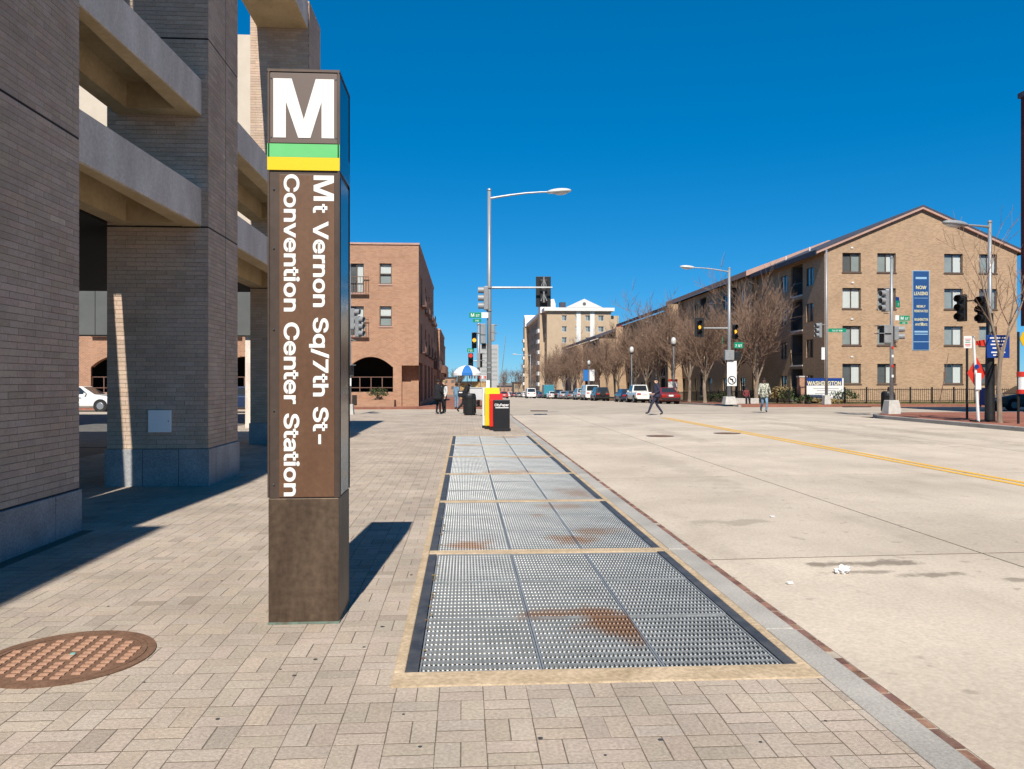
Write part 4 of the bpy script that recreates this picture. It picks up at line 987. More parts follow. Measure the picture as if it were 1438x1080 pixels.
for y, hgt, k in ((392, 0.16, 0.9), (467, 0.13, 1.1), (470, 0.07, 1.1), (480.5, 0.05, 1.24), (419, 0.03, 1.1)):
    MB().box(bcx - k / 2, bcx + k / 2, YA - 0.056, YA - 0.051, az(1292, y), az(1292, y) + hgt).build('print_line', 'banner_edge', bn)

labs = ['brick apartment block with salmon roof edge beyond the gabled apartment building', 'middle brick apartment block behind the row of bare trees', 'low far brick apartment block before the tall tan hotel-like building']
for i, (y0, y1, x, dz, lab) in enumerate(((74.2, 104, xl - 0.5, -0.2, labs[0]), (104.3, 140, xl - 0.2, -0.5, labs[1]), (146, 196, xl - 3.0, -2.2, labs[2]))):
    t = thing('apartment_building', lab, 'building', (0, 0, 0), group='apartment blocks down the right side')
    zt_ = ze + dz - 0.1 * i; zgr = grade(y0)
    west_block(t, x, y0, y1, zt_, zgr, 4 if i < 2 else 3, 'fascia_pink')
    MB().box(x + 0.16, x + 15, y0 - 0.02, y0 + 0.3, zgr - 1, zt_).build('end_wall', 'brick_tan', t)
    q = MB(); q.prism([(x - 0.7, zt_ - 0.05), (x - 0.7, zt_ + 0.45), (x + 7.5, zt_ + 3.5), (x + 15.7, zt_ + 0.45), (x + 15.7, zt_ - 0.05), (x + 7.5, zt_ + 3.2)], y0 - 0.3, y1 + 0.1, 'y'); q.build('roof', 'fascia_pink' if i == 0 else 'roof_dark', t)
    for yy in ([y0 + 24] if i == 0 else ([y0 + 30] if i == 1 else [y0 + 16])):
        MB().box(x - 1.9, x - 0.003, yy, yy + 0.6, zgr - 1.2, zt_ - 0.4).build('party_wall', 'brick_tan', t)

# ================================================================== TALL TAN BUILDING
YT = 208.0
tt = thing('tall_building', 'eight storey tan building with white pediment above the far trees', 'building', (0, 0, 0))
t0, t1 = gx(768, YT), gx(858, YT); zc_ = gz(800, 437, YT); zg = grade(YT)
ops = []
for px0, px1 in ((789, 796), (808, 816), (822, 829), (840, 848)):
    for k in range(7):
        zz = zc_ - 2.6 - 2.95 * k; ops.append((gx(px0, YT), gx(px1, YT), zz, zz + 1.5))
m = MB(); wall_open(m, 's', YT, t0, t1, zg - 2, zc_, ops, 0.3); m.box(t1 - 0.01, gx(870, YT), YT + 1, YT + 40, zg - 2, gz(860, 443, YT)); m.build('wall', 'tan_stucco', tt)
for o_ in ops: window(tt, 's', YT, *o_, depth=0.2, blinds=('blind_grey', 'blind_dark'), frame='white_frame', fw=0.09)
m = MB(); e = []
for k in range(11):
    for j in range(7):
        zz = zc_ - 2.6 - 2.95 * j; e.append((YT + 3 + 5.6 * k, YT + 5 + 5.6 * k, zz, zz + 1.6))
wall_open(m, 'w', t0, YT, 275, zg - 2, zc_ + 0.2, e, 0.4); m.build('side_wall', 'brick_beige', tt)
for o_ in e: window(tt, 'w', t0, *o_, depth=0.3, blinds=('blind_dark', 'blind_grey'))
m = MB(); m.box(t0 - 0.8, t1 + 0.8, YT - 0.8, 275, zc_ + 0.01, zc_ + 0.9); m.build('cornice', 'white_trim', tt)
pc = gx(820, YT); m = MB(); m.prism([(pc - 5.0, zc_ + 0.95), (pc + 5.0, zc_ + 0.95), (pc, gz(820, 420, YT))], YT - 0.7, YT + 8, 'y'); m.build('pediment', 'white_trim', tt)
MB().cyl((pc, YT - 0.75, zc_ + 1.9), (pc, YT - 0.68, zc_ + 1.9), 0.45, 0.45, 14).build('round_window', 'blind_dark', tt)
for xa in (t0 + 1.2, t0 + 8.5, t0 + 12.2, t1 - 1.5):
    MB().box(xa - 0.6, xa + 0.6, YT - 0.12, YT - 0.003, zg, zc_ - 0.02).build('pilaster', 'white_trim', tt) if 6 < xa - t0 < 13 else None
for y0 in (YT + 6, YT + 60):
    m = MB(); m.prism([(y0, zc_), (y0 + 7, zc_), (y0 + 7, zc_ + 2.5), (y0 + 3.5, zc_ + 4.2), (y0, zc_ + 2.5)], t0 - 1.2, t0 + 3, 'x'); m.build('dormer', 'white_trim', tt)
    MB().box(t0 - 1.3, t0 - 0.003, y0 + 0.4, y0 + 6.6, zg - 2, zc_ - 0.02).build('bay', 'tan_stucco', tt)
    for j in range(6): MB().box(t0 - 1.8, t0 - 1.303, y0 + 1, y0 + 6, zg + 3 + 2.95 * j, zg + 4 + 2.95 * j).build('balcony', 'white_trim', tt)
MB().box(pc - 5.2, pc - 3.6, YT + 10, YT + 12, zc_ + 0.9, zc_ + 3.4).build('chimney', 'roof_dark', tt)
o = MB().cyl((gx(872, 190), 190, gz(872, 461, 190)), (gx(872, 190), 190.15, gz(872, 461, 190)), 0.85, 0.85, 16).build('round_sign', 'sign_red')
tag(o, 'small round red sign above the far low roof by the tall tan building', 'sign')
MB().cyl((0, 0, 0), (0, -0.02, 0), 0.5, 0.5, 14).build('sign_disc', 'sign_white', o, loc=(gx(872, 190), 189.98, gz(872, 461, 190)))

# far grey tower and low far buildings closing the avenue
ft = thing('grey_tower', 'pale grey slab tower far behind the traffic pole', 'building', (0, 0, 0))
Yf = 420; a0, a1 = gx(674, Yf), gx(700, Yf)
MB().box(a0, a1, Yf, Yf + 20, -8, gz(680, 484, Yf)).build('wall', 'tower_grey', ft)
for k in range(8): MB().box(a0 + 0.8, a1 - 0.8, Yf - 0.06, Yf - 0.005, 2 + 2.3 * k, 2.9 + 2.3 * k).build('window_band', 'blind_grey', ft)
far = [(604, 640, 360, 531, 'brick_orange', 'low brick building at the far left end of the avenue'), (640, 672, 380, 537, 'brick_beige', 'low pale building in the distance left of the tower'), (700, 722, 400, 543, 'brick_orange', 'small brick building in the far middle of the avenue'), (722, 742, 330, 538, 'brick_beige', 'far low beige building at the end of the right row'), (742, 770, 310, 528, 'brick_maroon', 'far dark brick building beside the tall tan block')]
for (p0, p1, Y, y, mt, lab) in far:
    t = thing('far_building', lab, 'building', (0, 0, 0)); a, b = gx(p0, Y), gx(p1, Y); zt_ = gz((p0 + p1) / 2, y, Y)
    MB().box(a, b, Y, Y + 15, -8, zt_).build('wall', mt, t); MB().box(a - 0.3, b + 0.3, Y - 0.3, Y + 15.3, zt_, zt_ + 0.5).build('roof', 'roof_dark', t)
    n = 4
    for k in range(n):
        for z in (zt_ - 2.2, zt_ - 5.0): MB().box(a + (b - a) * (k + 0.3) / n, a + (b - a) * (k + 0.7) / n, Y - 0.1, Y - 0.01, z, z + 1.3).build('window', 'blind_dark', t)

# maroon building at the right edge, upper floors over a glass ground floor
mbld = thing('maroon_building', 'dark maroon brick building at the right edge with overhanging upper floors', 'building', (0, 0, 0))
YM = 38.0 - 0.6; xm0 = gx(1433.5, YM); zt_ = gz(1434, 138, YM); zb_ = gz(1434, 458, YM)
m = MB(); e = []
for k in range(5):
    for j in range(4): e.append((YM - 5.2 - 6 * k, YM - 2.2 - 6 * k, zb_ + 0.8 + 3.0 * j, zb_ + 2.5 + 3.0 * j))
wall_open(m, 'w', xm0, YM - 32, YM, zb_, zt_, e, 0.2); m.box(xm0 + 0.001, xm0 + 20, YM - 0.3, YM + 0.001, zb_, zt_); m.box(xm0 + 0.21, xm0 + 20, YM - 32, YM - 0.3, zb_ + 0.003, zb_ + 0.2); m.build('wall', 'brick_maroon', mbld)
for o_ in e: window(mbld, 'w', xm0, *o_, depth=0.15, blinds=('blind_grey', 'blind_white'))
MB().box(xm0 + 3.0, xm0 + 3.05, YM - 31, YM - 2, 0.1, zb_).build('shop_glass', 'green_glass', mbld); MB().box(xm0 + 3.4, xm0 + 20, YM - 31, YM - 2.4, 0.1, zb_).build('ground_floor', 'blind_dark', mbld)
MB().box(xm0 + 3.0, xm0 + 20, YM - 2.0, YM - 1.95, 0.1, zb_).build('shop_glass', 'green_glass', mbld)
for k in range(3): MB().box(xm0 + 0.3, xm0 + 0.9, YM - 10 - 10 * k, YM - 9.4 - 10 * k, 0.1, zb_).build('column', 'precast', mbld)
MB().box(xm0 - 0.1, xm0 + 20, YM - 32, YM + 0.1, zt_, zt_ + 0.25).build('coping', 'roof_dark', mbld)

# ================================================================== TREES
def make_tree(seed, H, trunk_h, r0, n1=6, spread=0.5, dens=1.2, twig_r=0.014):
    rg = random.Random(seed); tr = MB(); cr = MB()
    def grow(p, d, L, r, depth):
        pts = [p]; rs = [r]; n = 4 if depth < 2 else (3 if depth < 3 else 2); q = p.copy(); dd = d.copy()
        for i in range(n):
            dd = (dd + Vector((rg.uniform(-1, 1), rg.uniform(-1, 1), rg.uniform(-0.2, 0.9))) * (0.16 if depth < 3 else 0.22)).normalized()
            q = q + dd * (L / n); pts.append(q.copy()); rs.append(max(r * (1 - 0.62 * (i + 1) / n), 0.006))
        (tr if depth < 2 else cr).tube(pts, rs, 8 if depth == 0 else (6 if depth == 1 else (4 if depth == 2 else 3)), 0)
        if depth >= 4: return
        nch = [0, int(6 * dens), int(6 * dens), int(5 * dens)][depth] if depth else 0
        for k in range(nch):
            t = rg.uniform(0.22, 1.0); i = min(int(t * n), n - 1); f = t * n - i
            b = pts[i].lerp(pts[i + 1], f); axis = (pts[i + 1] - pts[i]).normalized()
            side = axis.cross(Vector((rg.uniform(-1, 1), rg.uniform(-1, 1), rg.uniform(-1, 1)))).normalized()
            nd = (axis * rg.uniform(0.7, 1.0) + side * rg.uniform(0.45, 0.85) + Vector((0, 0, 0.25))).normalized()
            grow(b, nd, L * rg.uniform(0.42, 0.68), max(rs[i] * 0.5, twig_r if depth >= 2 else 0.02), depth + 1)
    tr.tube([(0, 0, -0.1), (0, 0, 0.25), (rg.uniform(-.08, .08), rg.uniform(-.08, .08), trunk_h * 0.6), (rg.uniform(-.1, .1), rg.uniform(-.1, .1), trunk_h)], [r0 * 1.35, r0 * 1.05, r0 * 0.95, r0 * 0.85], 10)
    for k in range(n1):
        a = 2 * math.pi * k / n1 + rg.uniform(-0.4, 0.4); s = spread * rg.uniform(0.5, 1.15)
        grow(Vector((0, 0, trunk_h * rg.uniform(0.78, 1.0))), Vector((math.cos(a) * s, math.sin(a) * s, 1)).normalized(), (H - trunk_h) * rg.uniform(0.62, 0.85), r0 * 0.5, 1)
    if r0 > 0.09: grow(Vector((0, 0, trunk_h * 0.95)), Vector((0, 0, 1)), (H - trunk_h) * 0.8, r0 * 0.6, 1)
    return tr.mesh('trunk', 'wood_bark'), cr.mesh('crown', 'twig')
variants = [make_tree(s, h, th, r, n1, sp) for s, h, th, r, n1, sp in ((11, 8.4, 1.9, 0.17, 5, 0.42), (23, 8.8, 2.4, 0.19, 7, 0.55), (37, 7.4, 1.7, 0.15, 4, 0.36), (51, 8.0, 2.2, 0.16, 6, 0.62), (68, 7.0, 2.0, 0.14, 5, 0.5))]
def place_tree(var, x, y, label, sc=1.0, rz=0.0, z=None, group='bare trees in front of the apartment blocks', name='bare_tree'):
    t = thing(name, label, 'tree', (x, y, grade(y) + 0.05 if z is None else z), rz, group); t.scale = (sc, sc, sc)
    for nm, me in zip(('trunk', 'crown'), var):
        o = bpy.data.objects.new(nm, me); col.objects.link(o); o.parent = t
tl = [(gx(1062, 61.5), 61.5, 1.0, 'bare tree with pale thick trunk right behind the man in jeans'), (gx(1030, 71), 71, 0.95, 'bare tree just left of the signal pole with the no turn sign'), (gx(990, 66), 66, 0.86, 'slim bare tree left of the no turn sign pole'), (gx(968, 74), 74, 1.0, 'bare tree right behind the maroon sedan'), (gx(945, 79), 79, 1.05, 'bare tree just left of the maroon sedan'), (gx(925, 84), 84, 1.0, 'bare tree behind the pedestrian in dark uniform'),
      (gx(908, 92), 92, 1.05, 'bare tree behind the white pickup truck'), (gx(893, 98), 98, 1.0, 'bare tree beside the globe street lamp near the white pickup'), (gx(868, 105), 105, 1.0, 'bare tree behind the dark hatchback with gap in front'), (gx(852, 116), 116, 0.95, 'bare tree right behind the black SUV'), (gx(836, 124), 124, 1.0, 'bare tree beside the far lamp with banners, right side'), (gx(815, 136), 136, 1.05, 'bare tree left of the lamp with banners'),
      (gx(804, 150), 150, 1.1, 'bare tree below the pediment of the tall tan building'), (gx(792, 166), 166, 1.1, 'bare tree at the foot of the tall tan building, right one'), (gx(780, 184), 184, 1.15, 'bare tree at the foot of the tall tan building, left one'), (gx(768, 205), 205, 1.15, 'bare tree at the near corner of the tall tan building'), (gx(757, 235), 235, 1.1, 'bare tree along the side wall of the tall tan building'), (gx(746, 270), 270, 1.1, 'farthest bare tree at the end of the right row')]
for k, (x, y, s, lab) in enumerate(tl): place_tree(variants[(k * 3) % 5], x, y, lab, s * (1.0, 1.1, 0.95, 1.05)[k % 4], 1.3 * k)
for k, (px, y, lab) in enumerate(((612, 330, 'faint far bare tree beyond the umbrella cart, left one'), (645, 340, 'faint far bare tree beyond the umbrella cart, right one'), (708, 350, 'faint far bare tree right of the grey tower'), (728, 320, 'faint far bare tree at the end of the avenue'))):
    place_tree(variants[k], gx(px, y), y, lab, 1.2, k, group='bare trees at the far end')
thin = make_tree(77, 7.3, 2.6, 0.08, 4, 0.42, 0.62, 0.007)
YR = lambda px, y: 1.55 * 1100 / (y - 535) * ray(px)[1]
y_ = YR(1404, 594); place_tree(thin, gx(1404, y_), y_, 'young bare street tree with slim trunk beside the blue sign', 1.0, 2.2, 0.10, None, 'street_tree')

# ================================================================== SHRUBS AND FENCE
def bush(name, label, loc, r, mat='foliage', n=420, leaf=0.07, group=None, seed=1):
    rg = random.Random(seed); t = thing(name, label, 'bush', loc, 0, group); m = MB()
    for i in range(n):
        a, b = rg.uniform(0, 2 * math.pi), rg.uniform(-0.25, 1); rr = rg.uniform(0.55, 1.05) * (1 + 0.15 * math.sin(3 * a + seed))
        c = Vector((r[0] * rr * math.cos(a) * math.sqrt(1 - b * b), r[1] * rr * math.sin(a) * math.sqrt(1 - b * b), r[2] * (0.45 + 0.55 * b * rr)))
        u = Vector((rg.uniform(-1, 1), rg.uniform(-1, 1), rg.uniform(-1, 1))).normalized(); v = u.cross(Vector((rg.uniform(-1, 1), rg.uniform(-1, 1), 1))).normalized(); L = leaf * rg.uniform(0.6, 1.3)
        m.add([tuple(c - u * L), tuple(c + v * L * 0.5), tuple(c + u * L), tuple(c - v * L * 0.5)], [(0, 1, 2, 3)])
    m.build('foliage', mat, t, kind='stuff')
    s = MB()
    for k in range(5): s.tube([(0, 0, -0.05), (rg.uniform(-.5, .5) * r[0], rg.uniform(-.5, .5) * r[1], r[2] * 0.7)], [0.02, 0.008], 5)
    s.build('stems', 'wood_bark', t, kind='stuff')
bush('planter_bush', 'green bush in the brick planter before the arched opening', (bx(532), YB - 0.7, bz(530, 559) - 0.1), (0.65, 0.4, 0.8), seed=3)
zl = -0.02
for k, (px, Y, r, mt, lab) in enumerate(((1187, 57.2, (1.0, 0.8, 1.1), 'foliage', 'round dark green shrub right of the property sign'), (1128, 57.0, (0.8, 0.6, 0.7), 'foliage', 'low green shrub left of the property sign'), (1150, 56.9, (0.7, 0.4, 0.4), 'dry_leaf', 'yellow flower clump under the property sign, left'), (1172, 56.9, (0.6, 0.4, 0.35), 'dry_leaf', 'yellow flower clump under the property sign, right'),
        (1092, 60.0, (0.7, 0.6, 1.3), 'dry_leaf', 'pale dry ornamental grass clump right of the man in jeans'), (1102, 59.5, (0.7, 0.6, 1.4), 'dry_leaf', 'pale dry grass clump at the building corner by the balconies'), (1112, 58.5, (0.9, 0.6, 1.1), 'foliage', 'dull green shrub at the foot of the balcony corner'), (1065, 66, (1.0, 0.7, 0.9), 'foliage', 'low green shrub behind the fence near the pale tree trunk'), (1010, 70, (1.2, 0.7, 0.9), 'foliage', 'low green shrub behind the fence left of the signal pole'))):
    bush('shrub', lab, (gx(px, Y), Y, zl - 0.0 + grade(Y) + 0.09), r, mt, 500, 0.09, 'shrubs before the apartment building', k + 5)
def fence(label, P0, P1, n_post):
    t = thing('iron_fence', label, 'fence', (0, 0, 0)); P0 = Vector(P0); P1 = Vector(P1); d = P1 - P0; u = d.normalized(); q = MB()
    for k in range(n_post + 1):
        p = P0 + d * k / n_post; MB().box(p.x - 0.045, p.x + 0.045, p.y - 0.045, p.y + 0.045, p.z - 0.3, p.z + 1.15).build('post', 'black_iron', t)
    n = int(d.length / 0.16)
    for k in range(n):
        p = P0 + d * (k + 0.5) / n; q.box(p.x - 0.011, p.x + 0.011, p.y - 0.011, p.y + 0.011, p.z + 0.05, p.z + 1.05, bottom=False)
    q.build('pickets', 'black_iron', t, kind='stuff')
    for h in (0.12, 0.95):
        MB().tube([P0 + Vector((0, 0, h)), P1 + Vector((0, 0, h))], 0.022, 4).build('rail', 'black_iron', t)
fence('black iron picket fence along the lawn below the gabled wall', (gx(1186, 56.9), 56.9, 0.05), (gx(1520, 56.9), 56.9, 0.05), 11)
fence('black iron fence running back along the sidewalk under the bare trees', (24.4, 57.5, -0.05), (24.4, 100, -0.85), 18)
# lawn grass blades near the fence
rg = random.Random(5); q = MB()
for i in range(9000):
    x = rg.uniform(26, 47); y = rg.uniform(57.0, 59.9); h = rg.uniform(0.05, 0.16); a = rg.uniform(0, 6.3); z = grade(y) + 0.09
    q.add([(x, y, z), (x + 0.03 * math.cos(a), y + 0.03 * math.sin(a), z), (x + rg.uniform(-.05, .05), y + rg.uniform(-.05, .05), z + h)], [(0, 1, 2)])
o = q.build('grass_blades', 'grass'); o['kind'] = 'stuff'; o['label'] = 'patchy winter grass between the iron fence and the gabled wall'; o['category'] = 'grass'

# ================================================================== POLES, SIGNALS, SIGNS
def signal_head(par, loc, rz, lit=None, back=False, n=3, mat='signal_grey'):
    h = 0.34 * n; o = MB().box(-0.16, 0.16, -0.02, 0.18, -h / 2, h / 2).build('signal_head', mat, par, bevel=0.03); o.location = loc; o.rotation_euler.z = rz
    if back: MB().box(-0.33, 0.33, -0.012, 0.012, -h / 2 - 0.16, h / 2 + 0.16).build('back_plate', 'black', o, bevel=0.02)
    for k in range(n):
        z = h / 2 - 0.17 - 0.34 * k; v = MB()
        for i in range(10):
            a0, a1 = R(-50 + 28 * i), R(-50 + 28 * (i + 1)); f = lambda a, yy, r: (r * math.cos(a), yy, z + r * math.sin(a))
            v.add([f(a0, -0.02, 0.145), f(a1, -0.02, 0.145), f(a1, -0.27, 0.145), f(a0, -0.27, 0.145), f(a0, -0.02, 0.135), f(a1, -0.02, 0.135), f(a1, -0.27, 0.135), f(a0, -0.27, 0.135)], [(0, 1, 2, 3), (7, 6, 5, 4), (3, 2, 6, 7)])
        v.build('visor', mat if not back else 'black', o)
        MB().cyl((0, -0.02, z), (0, -0.045, z), 0.125, 0.12, 16).build('lens', {0: 'red_lit', 1: 'amber_lit'}[k] if lit == k else 'lens_dark', o)
    return o
def ped_signal(par, loc, rz):
    o = MB().box(-0.24, 0.24, -0.02, 0.2, -0.24, 0.24).build('pedestrian_signal', 'signal_grey', par, bevel=0.02); o.location = loc; o.rotation_euler.z = rz
    MB().box(-0.20, 0.20, -0.03, -0.021, -0.20, 0.20).build('screen', 'lens_dark', o); MB().box(-0.24, 0.24, -0.18, -0.022, 0.20, 0.23).build('hood', 'signal_grey', o)
    return o
def street_sign(par, loc, w_, h_, txt, rz=0, mat='sign_green', tmat='letter_white', tail=None):
    o = MB().box(0, w_, -0.015, 0.015, -h_ / 2, h_ / 2).build('street_sign', mat, par, bevel=0.004); o.location = loc; o.rotation_euler.z = rz
    if txt: lettering(o, txt, (w_ / 2, -0.019, -h_ * 0.30), (1, 0, 0), (0, 0, 1), h_ * 0.6, mat=tmat, bold=0.01, center=True)
    if tail: MB().box(w_ + 0.003, w_ + tail, -0.014, 0.014, -h_ / 2, h_ / 2).build('sign_tail', 'sign_white', o)
    return o
def lamp_arm(par, z, L, direc, rise=0.35, head='lamp_white'):
    d = Vector((*direc, 0)).normalized(); pts = [Vector((0, 0, z)) + d * (L * t) + Vector((0, 0, rise * math.sin(t * math.pi / 2))) for t in (0, 0.15, 0.35, 0.6, 0.85, 1)]
    MB().tube(pts, [0.05, 0.05, 0.045, 0.04, 0.036, 0.034], 8).build('lamp_arm', 'pole_grey', par)
    e = pts[-1]; a = math.atan2(d.y, d.x)
    o = MB().ell((0.40, 0, 0), (0.55, 0.2, 0.13), 14, 8, 0, -0.45).build('lamp_head', head, par, smooth=True); o.location = e; o.rotation_euler = (0, -0.08, a)
    MB().ell((0.48, 0, -0.045), (0.34, 0.15, 0.12), 12, 6).build('lamp_lens', 'lamp_glass', o, smooth=True)
def pole_tube(par, H, r0, r1, mat='pole_grey', base=None):
    MB().tube([(0, 0, 0), (0, 0, H * 0.5), (0, 0, H)], [r0, (r0 + r1) / 2, r1], 12).build('pole', mat, par, smooth=True)
    MB().ell((0, 0, H), (r1 * 1.3, r1 * 1.3, 0.08), 10, 6).build('pole_cap', mat, par)
    if base:
        w0, w1, h = base; q = MB(); q.hull2([(-w0, -w0, -0.05), (w0, -w0, -0.05), (w0, w0, -0.05), (-w0, w0, -0.05)], [(-w1, -w1, h), (w1, -w1, h), (w1, w1, h), (-w1, w1, h)]); q.build('footing', 'concrete_base', par, bevel=0.02)
def band(par, z, r=0.13): MB().cyl((0, 0, z - 0.03), (0, 0, z + 0.03), r, r, 12).build('clamp_band', 'signal_grey', par)

# SW corner combination pole
Y1 = 34.0; X1 = gx(687, Y1); pz = lambda y: gz(687, y, Y1)
t = thing('signal_pole', 'tall grey lamp and signal pole behind the newspaper boxes', 'signal pole', (X1, Y1, 0))
pole_tube(t, pz(267), 0.11, 0.075, base=(0.25, 0.2, 0.1)); lamp_arm(t, pz(279), (gx(772, Y1) - X1), (1, -0.04), 0.3)
MB().tube([(0, 0, pz(404)), (2.75, -0.05, pz(404) + 0.02)], [0.055, 0.04], 10).build('mast_arm', 'pole_grey', t)
signal_head(t, (gx(764, Y1) - X1, 0.30, pz(408)), R(180), None, True, mat='black')
q = MB(); xx = gx(764, Y1) - X1
for s in (-1, 1): q.tube([(xx, 0.08, pz(392)), (xx + s * 0.1, 0.06, pz(400)), (xx, 0.08, pz(412)), (xx + s * 0.13, 0.07, pz(422))], 0.022, 5)
q.tube([(xx, 0.07, pz(388)), (xx, 0.07, pz(424))], 0.03, 6); q.build('mast_bracket', 'signal_grey', t)
signal_head(t, (-0.22, -0.05, pz(419)), R(-90)); band(t, pz(404)); band(t, pz(436))
street_sign(t, (gx(659, Y1) - X1, -0.13, pz(443)), 0.52, 0.24, 'M ST', tail=0.30); street_sign(t, (gx(664, Y1) - X1, -0.13, pz(450.5)), 0.36, 0.15, '700')
ped_signal(t, (-0.36, -0.05, pz(463)), R(-90)); ped_signal(t, (-0.36, -0.02, pz(475)), R(-90)); ped_signal(t, (0.22, 0.0, pz(462)), R(90)).scale = (0.8, 0.7, 0.8); ped_signal(t, (0.22, 0.0, pz(473)), R(90)).scale = (0.8, 0.7, 0.8)
q = MB(); q.tube([(-0.3, 0, pz(482)), (-0.15, 0, pz(485)), (0, 0, pz(480))], 0.03, 6); q.build('bracket', 'signal_grey', t)
for y in (510, 516, 523): band(t, pz(y), 0.118)
MB().box(-0.14, 0.02, -0.16, -0.11, pz(545), pz(534)).build('notice', 'sign_white', t)
MB().box(-0.33, -0.14, -0.14, -0.04, pz(490), pz(482)).build('junction_box', 'black', t)

# far left (NW) corner signals facing the viewer
Y2 = 50.5; X2 = gx(672, Y2); pz2 = lambda y: gz(672, y, Y2)
t = thing('signal_pole', 'slim signal pole beyond the crossing with amber and red lights, above the umbrella', 'signal pole', (X2, Y2, 0))
pole_tube(t, pz2(455), 0.09, 0.07); signal_head(t, (gx(666, Y2) - X2, -0.12, pz2(478)), 0, 1, mat='black'); signal_head(t, (gx(661, Y2) - X2, -0.12, pz2(507)), 0, 0, mat='black')
MB().tube([(0, 0, pz2(507)), (gx(661, Y2) - X2, 0, pz2(507))], 0.035, 6).build('bracket', 'pole_grey', t)
street_sign(t, (gx(656, Y2) - X2, -0.1, pz2(492)), 0.45, 0.26, '7 ST'); ped_signal(t, (0.15, -0.1, pz2(501)), R(70)); ped_signal(t, (0.15, -0.1, pz2(511)), R(70))

# left pole beside the pylon
Y3 = 44.0; X3 = gx(491, Y3); pz3 = lambda y: gz(491, y, Y3)
Y3b = 39.0; X3 = gx(491, Y3b); pz3 = lambda y: gz(491, y, Y3b)
t = thing('signal_pole', 'slim grey signal pole just right of the pylon before the brick building', 'signal pole', (X3, Y3b, 0))
pole_tube(t, pz3(372), 0.085, 0.06, base=(0.22, 0.17, 0.5)); signal_head(t, (0.25, 0, pz3(448)), R(75)); signal_head(t, (0.5, -0.1, pz3(459)), R(60))
MB().tube([(0, 0, pz3(475)), (0.25, 0, pz3(479)), (0.5, 0, pz3(474))], 0.025, 6).build('bracket', 'signal_grey', t)
MB().tube([(0, 0, pz3(372)), (-0.2, 0, pz3(360)), (-0.5, 0, pz3(354))], 0.03, 6).build('lamp_arm', 'pole_grey', t)
MB().box(-0.08, 0.1, -0.14, -0.09, pz3(542), pz3(531)).build('notice', 'sign_white', t); ped_signal(t, (0.08, -0.05, pz3(520)), R(60)).scale = (0.8, 0.8, 1.2)

# NE corner pole with cobra lamp and mast arm
Y4 = 53.6; X4 = gx(1024, Y4); pz4 = lambda y: gz(1024, y, Y4)
t = thing('signal_pole', 'lamp and signal pole across the intersection with a no left turn sign', 'signal pole', (X4, Y4, 0.06))
g = lambda y: pz4(y) - 0.06
pole_tube(t, g(377), 0.15, 0.09, base=(0.42, 0.32, 0.5)); lamp_arm(t, g(382), X4 - gx(974, Y4), (-1, 0.05), 0.3)
MB().tube([(0, 0, g(461)), (gx(984, Y4) - X4, 0, g(461))], [0.06, 0.045], 8).build('mast_arm', 'pole_grey', t)
signal_head(t, (gx(981, Y4) - X4, -0.15, g(460)), 0, 1, True, mat='black'); signal_head(t, (gx(1031, Y4) - X4, -0.2, g(466)), 0, 1, mat='black')
street_sign(t, (0.3, -0.17, g(485)), 0.62, 0.40, '7 ST'); street_sign(t, (-0.5, -0.05, g(478)), 0.28, 0.5, None, R(70))
MB().box(-0.4, 0.25, -0.35, 0.0, g(506), g(492)).build('control_box', 'signal_grey', t, bevel=0.03); MB().box(0.32, 0.75, -0.3, 0.0, g(505), g(494)).build('control_box', 'black', t, bevel=0.03)
MB().box(-0.22, 0.46, -0.21, -0.185, g(542), g(507)).build('sign_board', 'sign_white', t)
nl = MB().cyl((0.12, -0.215, g(534)), (0.12, -0.222, g(534)), 0.30, 0.30, 24).build('prohibition_disc', 'box_black', t); MB().cyl((0.12, -0.223, g(534)), (0.12, -0.228, g(534)), 0.24, 0.24, 24).build('disc_face', 'sign_white', nl)
q = MB(); q.prism([(0.13, g(534) - 0.16), (0.2, g(534) - 0.16), (0.2, g(534) + 0.1), (0.06, g(534) + 0.1), (0.06, g(534) + 0.16), (-0.06, g(534) + 0.07), (0.06, g(534) - 0.02), (0.06, g(534) + 0.03), (0.13, g(534) + 0.03)], -0.232, -0.229, 'y'); q.build('turn_arrow', 'box_black', nl)
o = MB().box(-0.28, 0.28, -0.234, -0.2325, -0.025, 0.025).build('slash', 'box_black', nl); o.location = (0.12, 0, g(534)); o.rotation_euler.y = R(45)

# NE pole before the property sign
Y5 = 53.2; X5 = gx(1160.5, Y5); pz5 = lambda y: gz(1160, y, Y5)
t = thing('signal_pole', 'grey signal pole standing before the property sign and gable corner', 'signal pole', (X5, Y5, 0.06))
g = lambda y: pz5(y) - 0.06
pole_tube(t, g(352), 0.10, 0.07, base=(0.25, 0.18, 0.6)); signal_head(t, (gx(1149, Y5) - X5, -0.05, g(464)), R(-75))
MB().tube([(0, 0, g(456)), (-0.5, 0, g(456))], 0.03, 6).build('bracket', 'signal_grey', t)
street_sign(t, (0.1, -0.1, g(464)), 1.25, 0.26, '7th ST NW'); MB().box(-0.36, -0.12, -0.03, 0.0, g(505), g(488)).build('notice', 'sign_white', t)

